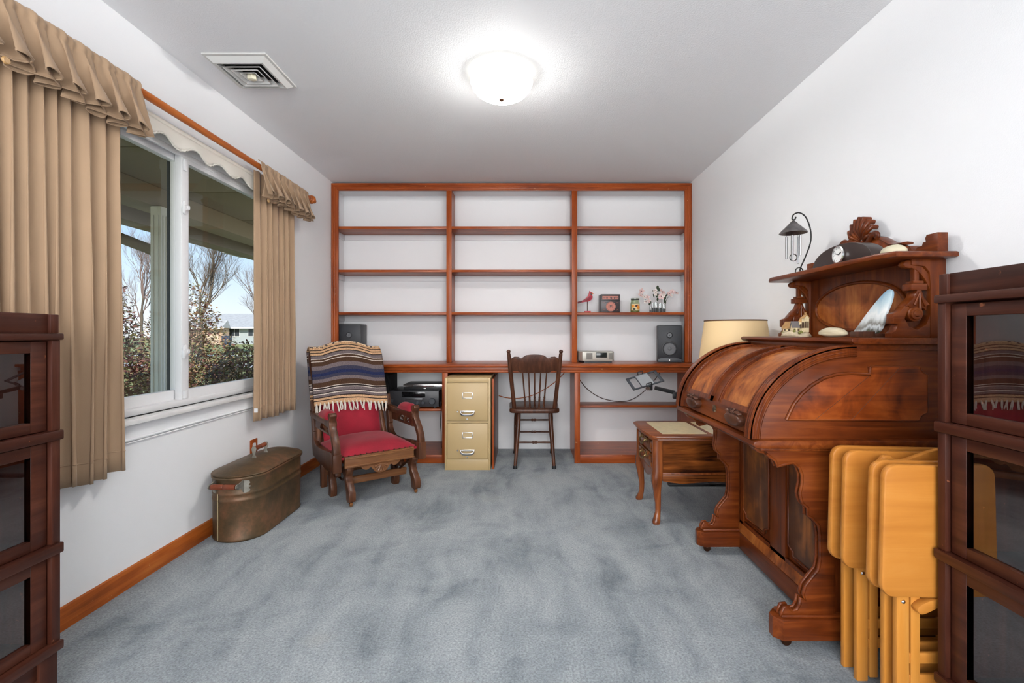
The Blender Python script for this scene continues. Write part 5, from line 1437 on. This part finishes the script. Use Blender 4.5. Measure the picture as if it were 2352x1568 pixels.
def cabriole(cx, cy, dx, dy):
    L = Vector((dx, dy, 0)).normalized()
    st = [(.485, 0, .028), (.30, 0, .030), (.268, .008, .031), (.235, .012, .028), (.18, .006, .021), (.11, -.004, .016), (.06, -.002, .015), (.030, .008, .018), (.012, .016, .022), (.0, .018, .019)]
    mb = MB(); n = 10; rings = []
    for z, o, r in st:
        c = Vector((cx, cy, z)) + L * o
        rings.append([c + Vector((math.copysign(abs(math.cos(a)) ** .6, math.cos(a)), math.copysign(abs(math.sin(a)) ** .6, math.sin(a)), 0)) * r for a in [2 * math.pi * (k + .5) / 12 for k in range(12)]])
    loft(mb, rings); mb.build('leg', M_['tbl_z'], et, sharp=60)
for cx, dx in ((TX0 + .026, -1), (TX1 - .034, 1)):
    for cy, dy in ((TY0 + .030, -1), (TY1 - .030, 1)): cabriole(cx, cy, dx, dy)

# ------------------------------------------------------------------ table lamp
LXp, LYp = 1.228, 2.735; LZ = TZ + .0222
tl = thing('table_lamp', 'table lamp with cream drum shade standing on the end table', 'lamp', (LXp, LYp, LZ))
MB().lathe([(.075, 0), (.078, .008), (.06, .018), (.03, .028), (.02, .06), (.05, .12), (.062, .18), (.045, .24), (.018, .28), (.014, .32), (.0001, .32)], c=(LXp, LYp, LZ), seg=28).build('base', M_['brass'], tl)
MB().tube([(LXp, LYp, LZ + .31), (LXp, LYp, LZ + .64)], .005, 8).build('stem', M_['brass'], tl)
shm = plain('cream_shade_parchment', lin(224, 194, 146), .6)
shm.node_tree.nodes['Principled BSDF'].inputs['Subsurface Weight'].default_value = 0
zt = 1.152 - LZ
MB().lathe([(.205, zt - .285), (.166, zt)], c=(LXp, LYp, LZ), seg=44).build('lamp_shade', shm, tl, thick=.002)
sb = bpy.data.objects[-1] if False else None
for z, r in ((zt - .003, .1665), (zt - .282, .2052)):
    MB().tube([(LXp + r * math.cos(R(a)), LYp + r * math.sin(R(a)), LZ + z) for a in range(0, 360, 8)], .0042, 6, closed=True).build('shade_trim', plain('brown_trim', lin(92, 62, 40), .7), tl)
mb = MB()
for k in range(3):
    a = R(120 * k); mb.tube([(LXp, LYp, LZ + zt - .02), (LXp + .165 * math.cos(a), LYp + .165 * math.sin(a), LZ + zt - .006)], .002, 6)
mb.build('spider', M_['brass'], tl)

# ------------------------------------------------------------------ reading stand
rs = thing('reading_stand', 'black floor stand with jointed arm holding a tilted tablet tray', 'reading stand', (1.27, 3.40, 0))
Bx(1.02, 1.43, 3.30, 3.35, .0, .022, bev=.006).build('base_leg', M_['black'], rs)
Bx(1.02, 1.43, 3.50, 3.55, .0, .022, bev=.006).build('base_leg', M_['black'], rs)
Bx(1.30, 1.35, 3.30, 3.55, .0, .024, bev=.006).build('base_bar', M_['black'], rs)
MB().tube([(1.325, 3.425, .02), (1.325, 3.425, .66)], .014, 12).build('pole', M_['black'], rs)
MB().tube([(1.325, 3.425, .655), (1.16, 3.425, .618), (1.118, 3.425, .612)], .011, 8).build('lower_arm', M_['black'], rs)
mb = MB(); mb.box(1.085, 1.118, 3.412, 3.438, .600, .650, bev=.006); mb.lathe([(.0001, -.006), (.009, -.006), (.009, 0)], c=(1.10, 3.412, .614), axis='y', seg=12); mb.build('joint', M_['black'], rs)
MB().tube([(1.10, 3.425, .645), (.955, 3.425, .680)], .010, 8, flat=(1, 1.4)).build('upper_arm', M_['black'], rs)
mb = MB(); mb.box(.905, .935, 3.405, 3.44, .662, .715, bev=.006); mb.build('tilt_head', M_['black'], rs)
MB().lathe([(.0001, -.018), (.012, -.018), (.016, -.012), (.016, 0)], c=(.897, 3.405, .680), axis='y', seg=18).build('tilt_knob', M_['chrome'], rs)
Mt2 = Matrix.Translation((.882, 3.43, .735)) @ Euler((R(28), R(-16), R(4))).to_matrix().to_4x4()
mb = MB()
for a in ((-.118, .118, -.075, -.062), (-.118, .118, .062, .075), (-.118, -.098, -.075, .075), (.098, .118, -.075, .075), (-.05, -.04, -.07, .07), (.04, .05, -.07, .07)): mb.box(a[0], a[1], a[2], a[3], -.004, .004, bev=.002, M=Mt2)
tr_ = mb.build('tray_frame', M_['dark_grey'], rs)
mb = MB(); mb.box(-.045, .045, -.066, .066, -.003, .005, M=Mt2); mb.build('tray_plate', plain('grey_plate', lin(150, 154, 158), .4), tr_)
for s in (-1, 1):
    mb = MB(); mb.tube([Mt2 @ Vector(p) for p in ((-.018, s * .078, 0), (-.018, s * .078, .026), (.018, s * .078, .026), (.018, s * .078, 0))], .004, 6); mb.build('clip', M_['black'], tr_)

# ------------------------------------------------------------------ folded tray tables
TRL = 2.4
def tray_table(yb, facing, label):
    """facing -1: top board on the camera side of the legs"""
    root = thing('tray_table', label, 'tray table', (1.215, yb, 0), group='folded beech tray tables')
    M = Matrix.Translation((1.215, 0, .53)) @ Euler((0, R(TRL * .6), 0)).to_matrix().to_4x4() @ Matrix.Translation((-1.215, 0, -.53))
    mb = MB(); mb.prism(rrect(.975, 1.452, .353, .713, .035), 'y', yb - .010, yb + .010, bev=.006, M=M); mb.build('table_top', M_['tray'], root)
    f = yb + .010
    for x, w in ((1.030, .034), (1.372, .034)):
        lg = Bx(x, x + w, f + .002, f + .020, .0, .60, bev=.003).build('leg', M_['tray_z'], root)
        MB().ell((x + w / 2, f + .001, .335), .006, .003, .006, 10, 6).build('bolt', M_['chrome'], lg)
    for x, w in ((1.070, .026), (1.340, .026)):
        Bx(x, x + w, f + .004, f + .022, .01, .60, bev=.003).build('leg', M_['tray_z'], root)
    for z in (.10, .16):
        Bx(1.064, 1.372, f + .006, f + .018, z, z + .030, bev=.003).build('crossbar', M_['tray'], root)
    Bx(1.09, 1.12, f, f + .016, .42, .66, bev=.003).build('batten', M_['tray_z'], root)
    return root
t1 = tray_table(1.285, -1, 'folded beech tray table at the front of the row, nearest the camera')
tray_table(1.330, -1, 'folded beech tray table second from the front of the row')
tray_table(1.440, -1, 'folded beech tray table third from the front of the row')
tray_table(1.500, -1, 'folded beech tray table at the back of the row against the desk')
sd_ = thing('tray_stand', 'beech carrying stand with arched handle between the tray tables', 'stand', (1.22, 1.40, 0))
mb = MB(); mb.prism(smooth_poly([(1.05, .690), (1.052, .710), (1.068, .718), (1.10, .702), (1.14, .712), (1.20, .732), (1.25, .736), (1.32, .726), (1.38, .706), (1.40, .690), (1.30, .680), (1.15, .676)], 3), 'y', 1.374, 1.394, bev=.004); hd = mb.build('arched_handle', M_['tray'], sd_)
MB().lathe([(.0001, -.004), (.006, -.004), (.008, 0)], c=(1.066, 1.372, .700), axis='y', seg=12).build('bolt', M_['bronze'], hd)
for x in (1.10, 1.33): Bx(x, x + .035, 1.374, 1.392, .03, .690, bev=.003).build('post', M_['tray_z'], sd_)
for x in (1.095, 1.325): Bx(x, x + .045, 1.367, 1.42, .0, .03, bev=.006).build('foot', M_['tray'], sd_)
mb = MB(); mb.prism(smooth_poly([(1.150, .352), (1.118, .352), (1.085, .340), (1.070, .326), (1.074, .314), (1.090, .312), (1.130, .332)], 3), 'y', 1.276, 1.300, bev=.003); mb.build('stop_block', M_['tray'], t1)
# ------------------------------------------------------------------ speakers
conem = plain('speaker_cone', lin(96, 98, 102), .4)
def speaker(x0, x1, yf, z0, h, rz, label):
    root = thing('bookshelf_speaker', label, 'speaker', ((x0 + x1) / 2, yf + .10, z0), rz, group='black bookshelf speakers')
    w = (x1 - x0) / 2
    def LS(mb, n, m, p=root, **k): return mb.build(n, m, p, world=False, **k)
    LS(Bx(-w, w, -.10, .10, 0, h, bev=.004), 'cabinet', M_['black'])
    bf = LS(Bx(-w + .004, w - .004, -.106, -.099, .038, h - .004, bev=.003), 'baffle', plain('speaker_baffle', lin(44, 47, 52), .5) if 'speaker_baffle' not in bpy.data.materials else bpy.data.materials['speaker_baffle'])
    mb = MB(); mb.prism([(-w + .002, 0.002), (w - .002, .002), (w - .002, .030)] + arc(0, .030, w - .012, .012, 0, 180, 10) + [(-w + .002, .030)], 'y', -.108, -.098, bev=.002); LS(mb, 'foot_trim', M_['dark_grey'])
    def drv(z, r, nm):
        mb = MB(); mb.lathe([(r * 1.22, 0), (r * 1.2, -.004), (r * 1.06, -.005), (r * .98, -.001)], c=(0, -.106, z), axis='y', seg=36); o = LS(mb, nm, M_['black'])
        mb = MB(); mb.lathe([(r, -.003), (r * .95, -.007), (r * .88, -.0045), (r * .80, -.003), (r * .38, -.0008), (r * .30, -.003), (r * .15, -.0055), (.0001, -.006)], c=(0, -.106, z), axis='y', seg=36); LS(mb, 'cone', conem, o, sharp=60)
    drv(.120, .056, 'woofer'); drv(.238, .022, 'tweeter')
    mb = MB(); mb.box(-.006, .006, -.110, -.107, .012, .024, bev=.001); LS(mb, 'badge', M_['chrome'])
    return root
speaker(1.198, 1.401, 4.115, .8225, .325, R(-13), 'black bookshelf speaker at the right end of the counter')
speaker(-1.652, -1.450, 4.158, .8225, .335, R(4), 'black bookshelf speaker behind the blanket-draped rocker')

# ------------------------------------------------------------------ table radio
silver = plain('silver_plastic', lin(190, 188, 178), .35, .3); grille = plain('grille_mesh', lin(136, 134, 128), .6, bump=.5, bscale=900)
ra = thing('table_radio', 'silver table radio with dark display on the counter', 'radio', (.626, 4.12, .8225))
rp_ = [(.480, 4.255), (.480, 4.10), (.505, 4.045), (.765, 4.045), (.785, 4.10), (.785, 4.255)]
mb = MB(); mb.prism(rp_, 'z', .8385, .920, bev=.004); mb.build('body', silver, ra)
mb = MB(); mb.prism([(.495, 4.24), (.495, 4.09), (.52, 4.055), (.75, 4.055), (.765, 4.09), (.765, 4.24)], 'z', .8225, .840); mb.build('base', M_['black'], ra)
Bx(.622, .715, 4.040, 4.046, .868, .912, bev=.002).build('display', plain('lcd_dark', lin(34, 40, 38), .15), ra)
for a, b in ((.540, .590), (.735, .762)): Bx(a, b, 4.041, 4.046, .852, .908, bev=.001).build('speaker_grille', grille, ra)

# ------------------------------------------------------------------ ornaments on the shelf
SZ = 1.2612
ca = thing('cardinal_figurine', 'red cardinal bird figurine on a rod and small base', 'figurine', (.563, 4.16, SZ))
redm = plain('cardinal_red', lin(168, 34, 52), .45)
cx = .563
body = smooth_poly([(cx - .083, 4.16, SZ + .100)][:0] or [(-.083, .108), (-.05, .116), (-.018, .136), (.004, .160), (.014, .186), (.018, .204), (.028, .196), (.044, .188), (.047, .176), (.040, .166), (.046, .150), (.036, .126), (.012, .110), (-.02, .106), (-.05, .100), (-.082, .092)], 3)
mb = MB(); mb.prism([(cx + a, SZ + b - .012) for a, b in body], 'y', 4.150, 4.170, bev=.005); bd_ = mb.build('bird_body', redm, ca)
mb = MB(); mb.prism([(cx + .034, SZ + .176), (cx + .056, SZ + .167), (cx + .036, SZ + .155)], 'y', 4.148, 4.172, bev=.002); mb.build('beak', plain('beak_orange', lin(222, 120, 60), .5), bd_)
mb = MB(); mb.prism([(cx + .026, SZ + .172), (cx + .035, SZ + .174), (cx + .037, SZ + .156), (cx + .030, SZ + .150)], 'y', 4.147, 4.173, bev=.001); mb.build('face_mask', M_['black'], bd_)
mb = MB(); mb.prism(smooth_poly([(cx - .045, SZ + .102), (cx - .005, SZ + .130), (cx + .022, SZ + .145), (cx + .026, SZ + .125), (cx, SZ + .106)], 3), 'y', 4.146, 4.151, bev=.001); mb.build('wing', plain('cardinal_dark', lin(130, 24, 42), .5), bd_)
mb = MB(); mb.prism([(cx - .084, SZ + .094), (cx - .05, SZ + .104), (cx - .05, SZ + .090), (cx - .084, SZ + .080)], 'y', 4.149, 4.171, bev=.002); mb.build('tail', plain('tail_dark', lin(80, 24, 34), .5), bd_)
MB().tube([(cx, 4.16, SZ + .008), (cx, 4.16, SZ + .105)], .0035, 8).build('rod', M_['bronze'], ca)
Bx(cx - .027, cx + .027, 4.135, 4.185, SZ, SZ + .012, bev=.002).build('base', redm, ca)

bxn = thing('ornate_box', 'dark ornamental tin box with pink medallion on the shelf', 'box', (.76, 4.23, SZ))
tinm = plain('dark_tin', lin(58, 52, 54), .35, .2); pinkm = plain('dusty_pink_print', lin(190, 120, 104), .5); 
Bx(.684, .853, 4.165, 4.30, SZ, SZ + .162, bev=.003).build('tin_body', tinm, bxn)
lb_ = Bx(.697, .838, 4.1635, 4.1655, SZ + .116, SZ + .146).build('title_band', pinkm, bxn)
mb = MB()
rnd = random.Random(12)
for k in range(11):
    x = .705 + k * .0122; z = SZ + .131
    mb.box(x - .0016, x + .0016, 4.1622, 4.1636, z - .008, z + .008); mb.box(x - .0045, x + .0045, 4.1622, 4.1636, z + rnd.choice((-.007, 0, .006)) - .001, z + .0015)
mb.build('ornamental_lettering', tinm, lb_)
med = MB().lathe([(.0425, 0), (.0425, -.002), (.0001, -.002)], c=(.771, 4.1652, SZ + .053), axis='y', seg=36).build('medallion', pinkm, bxn)
mb = MB(); mb.tube([(.771 + .037 * math.cos(R(a)), 4.1632, SZ + .053 + .037 * math.sin(R(a))) for a in range(0, 360, 15)], .0012, 5, closed=True)
mb.prism([(.771 - .010, SZ + .068), (.771, SZ + .062), (.771 + .010, SZ + .068), (.771, SZ + .030)], 'y', 4.1625, 4.1634)
for s in (-1, 1):
    for q in range(3): mb.tube([(.771 + s * (.016 + .004 * math.cos(R(a))), 4.1632, SZ + .046 + q * .010 + .004 * math.sin(R(a))) for a in range(0, 360, 45)], .0010, 4, closed=True)
mb.build('medallion_motif', tinm, med)
for sx in (-1, 1):
    for sz_ in (0, 1):
        mb = MB(); mb.tube(smooth_poly([(.771 + sx * .050, 4.1645, SZ + .018 + sz_ * .07), (.771 + sx * .060, 4.1645, SZ + .028 + sz_ * .06), (.771 + sx * .068, 4.1645, SZ + .018 + sz_ * .07)], 4, closed=False), .0012, 5); mb.build('scroll_print', pinkm, bxn)
Bx(.684, .853, 4.160, 4.168, SZ + .104, SZ + .108, bev=.001).build('lid_line', M_['black'], bxn)

cj = thing('jar_candle', 'glass jar candle with pumpkin-orange label', 'candle', (.991, 4.19, SZ))
jg = thin_glass('jar_glass', (.86, .90, .80, 1), gloss=.04)
c_ = (.991, 4.19, SZ)
MB().lathe([(.0001, .002), (.037, .002), (.040, .008), (.040, .082), (.036, .094), (.034, .104), (.034, .118)], c=c_, seg=32).build('jar', jg, cj, thick=.002)
MB().lathe([(.0001, .006), (.0365, .006), (.0365, .075), (.0001, .075)], c=c_, seg=28).build('wax', plain('olive_wax', lin(148, 140, 92), .5), cj)
MB().lathe([(.0345, .1175), (.038, .119), (.038, .126), (.034, .129), (.0001, .131)], c=c_, seg=28).build('lid', thin_glass('lid_glass', (.7, .74, .68, 1), gloss=.08), cj)
MB().lathe([(.0365, .112), (.0385, .114), (.0365, .116)], c=c_, seg=28).build('seal_ring', M_['dark_grey'], cj)
def lab(a0, a1, z0, z1, r, n=12): 
    mb = MB(); mb.grid(lambda u, v: (c_[0] + r * math.cos(R(a0 + (a1 - a0) * u)), c_[1] + r * math.sin(R(a0 + (a1 - a0) * u)), SZ + z0 + (z1 - z0) * v), n, 2); return mb
lo_ = lab(205, 335, .018, .076, .0416).build('label', plain('label_cream', lin(222, 200, 150), .5), cj)
for ang, z, r, c in ((300, .044, .018, lin(226, 140, 44)), (236, .056, .013, lin(232, 150, 50)), (272, .058, .010, lin(70, 40, 34)), (288, .064, .007, lin(200, 80, 40)), (250, .030, .010, lin(40, 52, 44))):
    mb = MB(); px_, py_ = c_[0] + .0418 * math.cos(R(ang)), c_[1] + .0418 * math.sin(R(ang))
    Mq = Matrix.Translation((px_, py_, SZ + z)) @ Euler((0, 0, R(ang + 90))).to_matrix().to_4x4()
    mb.ell((0, 0, 0), r, .0016, r * .9, 14, 8, M=Mq); mb.build('label_print', plain('print_%d' % ang, c, .5), lo_)

fv = thing('flower_vase', 'row of slim glass tube vases holding pink and white silk blossoms', 'vase', (1.22, 4.19, SZ))
vg_ = thin_glass('tube_glass', (.93, .95, .95, 1), gloss=.10)
tubes = [(1.125, .055), (1.150, .088), (1.168, .092), (1.186, .085), (1.204, .078), (1.222, .088), (1.240, .074), (1.258, .068)]
stemm = plain('stem_green', lin(60, 74, 46), .7)
for k, (x, h) in enumerate(tubes):
    y = 4.175 + (k % 2) * .02
    MB().lathe([(.0001, .001), (.0085, .001), (.0095, .004), (.0095, h)], c=(x, y, SZ), seg=16).build('glass_tube', vg_, fv, thick=.0012)
    MB().lathe([(.0001, .003), (.0075, .003), (.0075, h * .45), (.0001, h * .45)], c=(x, y, SZ), seg=12).build('pebble_fill', M_['black'] if k % 2 else M_['dark_grey'], fv)
pk = plain('blossom_pink', lin(226, 196, 192), .7); wh = plain('blossom_white', lin(232, 222, 214), .7); gr = plain('leaf_green', lin(52, 66, 44), .6)
ctr = plain('blossom_centre', lin(110, 56, 70), .7)
def blossom(p, r, m, sd):
    rnd = random.Random(sd); rot = Euler((R(70 + rnd.uniform(-35, 35)), 0, rnd.uniform(-.7, .7))).to_matrix().to_4x4()
    Mq = Matrix.Translation(p) @ rot
    mb = MB()
    for k in range(5):
        a = 2 * math.pi * k / 5 + rnd.random() * .3
        Mk = Mq @ Euler((0, 0, a)).to_matrix().to_4x4() @ Matrix.Translation((r * .55, 0, .002)) @ Euler((0, R(-18), 0)).to_matrix().to_4x4()
        mb.ell((0, 0, 0), r * .52, r * .36, r * .07, 10, 6, M=Mk)
    b = mb.build('blossom', m, fv, sharp=80)
    mb = MB(); mb.ell((0, 0, .004), r * .16, r * .16, r * .12, 8, 6, M=Mq); mb.build('stamen', ctr, b)
def leaf(p, r, sd):
    rnd = random.Random(sd); Mq = Matrix.Translation(p) @ Euler((R(80 + rnd.uniform(-40, 40)), rnd.uniform(-.4, .4), rnd.uniform(-1, 1))).to_matrix().to_4x4()
    mb = MB(); mb.ell((0, 0, 0), r * .65, r, r * .10, 10, 6, M=Mq); mb.build('leaf', gr, fv, sharp=80)
def twig(pts):
    MB().tube(smooth_poly(pts, 4, closed=False), .0016, 5).build('stem', stemm, fv, sharp=80)
y = 4.17
twig([(1.125, y, SZ + .01), (1.115, y, SZ + .08), (1.085, y, SZ + .11), (1.055, y - .005, SZ + .15), (1.035, y - .01, SZ + .19)])
twig([(1.186, y, SZ + .02), (1.186, y, SZ + .11), (1.175, y, SZ + .16), (1.19, y, SZ + .20)])
twig([(1.222, y, SZ + .02), (1.226, y, SZ + .11), (1.222, y, SZ + .17)])
twig([(1.258, y, SZ + .02), (1.262, y, SZ + .10), (1.285, y, SZ + .14), (1.315, y, SZ + .175)])
for i, (x, z, r, m) in enumerate(((1.040, .188, .028, pk), (1.030, .150, .026, pk), (1.062, .140, .022, wh), (1.092, .135, .026, pk), (1.080, .092, .024, wh), (1.105, .100, .020, pk), (1.165, .172, .026, wh), (1.160, .192, .020, wh), (1.222, .180, .032, pk), (1.216, .140, .032, pk), (1.232, .150, .022, wh), (1.285, .165, .024, pk), (1.312, .182, .026, pk), (1.300, .150, .020, wh), (1.345, .170, .022, pk))):
    blossom((min(x, 1.372), y - .012 - .004 * (i % 3), SZ + z), r, m, i)
for i, (x, z, r) in enumerate(((1.118, .083, .020), (1.186, .222, .020), (1.195, .205, .018), (1.150, .195, .013), (1.152, .148, .018), (1.182, .152, .022), (1.186, .118, .016), (1.245, .135, .026), (1.250, .098, .022), (1.268, .155, .018))):
    leaf((x, y - .004, SZ + z), r, i + 40)

# ------------------------------------------------------------------ stereo on the low shelf
EZ = .4382
rc = thing('stereo_receiver', 'black stereo receiver with round knobs on the low shelf', 'receiver', (-.90, 4.15, EZ))
X0, X1, YF = -1.150, -.722, 4.005
mb = MB(); mb.box(X0, X1, YF, 4.33, EZ + .012, EZ + .150, bev=.003); mb.build('body', M_['black'], rc)
fp = Bx(X0, X1, YF - .012, YF, EZ + .014, EZ + .150, bev=.003).build('face_plate', plain('receiver_face', lin(52, 52, 56), .4), rc)
for x in (X0 + .04, X1 - .04): MB().lathe([(.016, 0), (.016, .012)], c=(x, YF + .03, EZ), seg=14).build('foot', M_['black'], rc)
Bx(X0 + .115, X1 - .115, YF - .0145, YF - .012, EZ + .098, EZ + .142, bev=.001).build('display', plain('display_black', lin(16, 16, 18), .12), fp)
Bx(X0 + .14, X1 - .14, YF - .0155, YF - .012, EZ + .076, EZ + .084, bev=.001).build('button_strip', M_['chrome'], fp)
for i in range(3): Bx(X0 + .20 + i * .024, X0 + .218 + i * .024, YF - .0155, YF - .012, EZ + .040, EZ + .046, bev=.001).build('button', M_['dark_grey'], fp)
for x, z, r in ((X1 - .055, .062, .028), (X1 - .132, .050, .015), (X1 - .180, .050, .015), (X0 + .035, .068, .012)):
    MB().lathe([(r, 0), (r * .96, -.014), (r * .85, -.018), (.0001, -.018)], c=(x, YF - .012, EZ + z), axis='y', seg=28).build('knob', M_['dark_grey'], fp)
Bx(X0 + .012, X0 + .05, YF - .0128, YF - .012, EZ + .130, EZ + .135).build('badge', M_['chrome'], fp)
Bx(X1 - .15, X1 - .128, YF - .0158, YF - .0143, EZ + .130, EZ + .135).build('badge', M_['chrome'], fp)
dv = thing('disc_player', 'slim black disc player with silver front on the receiver', 'disc player', (-.84, 4.17, EZ + .150))
Z1 = EZ + .1502
Bx(-1.035, -.700, 4.045, 4.30, Z1 + .004, Z1 + .050, bev=.002).build('body', M_['black'], dv)
for x in (-1.01, -.73): MB().lathe([(.012, 0), (.012, .005)], c=(x, 4.07, Z1), seg=12).build('foot', M_['black'], dv)
Bx(-1.035, -.700, 4.036, 4.045, Z1 + .026, Z1 + .050, bev=.002).build('silver_front', M_['chrome'], dv)
Bx(-.95, -.77, 4.034, 4.0365, Z1 + .032, Z1 + .042).build('disc_tray', M_['black'], dv)
Bx(-.872, -.842, 4.040, 4.0455, Z1 + .010, Z1 + .020, bev=.003).build('badge', M_['chrome'], dv)
bg_ = thing('dust_cover', 'black cloth-covered box behind the rocker on the low shelf', 'box', (-1.24, 4.2, EZ))
mb = MB(); mb.prism([(-1.38, EZ), (-1.165, EZ), (-1.040 - .09, EZ + .17), (-1.040 - .02, EZ + .235), (-1.05, EZ + .268), (-1.155, EZ + .305), (-1.30, EZ + .245), (-1.38, EZ + .23)], 'y', 4.06, 4.34, bev=.01) if False else mb.prism([(-1.40, EZ), (-1.165, EZ), (-1.165, EZ + .275), (-1.19, EZ + .300), (-1.30, EZ + .245), (-1.40, EZ + .23)], 'y', 4.06, 4.34, bev=.012)
mb.build('cover', M_['black_soft'], bg_)
mb = MB(); mb.tube(smooth_poly([(-1.18, 4.055, EZ + .27), (-1.162, 4.06, EZ + .22), (-1.162, 4.10, EZ + .16)], 4, closed=False), .012, 6); mb.build('flap', M_['black_soft'], bg_)

# ------------------------------------------------------------------ cords
oc = MB().tube(smooth_poly([(-.232, 4.36, .50), (-.16, 4.375, .478), (-.05, 4.378, .472), (.08, 4.378, .50), (.20, 4.378, .56), (.31, 4.378, .64), (.40, 4.375, .735), (.405, 4.37, .752)], 6, closed=False), .004, 8).build('extension_cord', plain('orange_cord', lin(176, 96, 48), .5), None, loc=(0, 4.37, .5))
tag(oc, 'thin orange cord drooping along the wall behind the spindle chair', 'cord')
oc = MB().tube(smooth_poly([(.475, 4.375, .74), (.50, 4.378, .68), (.58, 4.378, .57), (.70, 4.378, .485), (.84, 4.378, .447), (.98, 4.378, .452), (1.10, 4.378, .52), (1.20, 4.378, .62), (1.28, 4.378, .73), (1.29, 4.375, .752)], 6, closed=False), .0035, 8).build('lamp_cord', plain('brown_cord', lin(84, 68, 62), .5), None, loc=(.9, 4.37, .5))
tag(oc, 'brown cord looping down the wall in the right base cabinet', 'cord')
oc = MB().tube(smooth_poly([(-.700, 3.965, .50), (-.697, 3.965, .42), (-.705, 3.97, .33), (-.697, 3.97, .24), (-.70, 4.0, .12), (-.71, 4.1, .076)], 6, closed=False), .003, 8).build('stereo_cable', M_['black'], None, loc=(-.7, 4.15, .3))
tag(oc, 'black cable hanging from the stereo shelf beside the filing cabinet', 'cable')
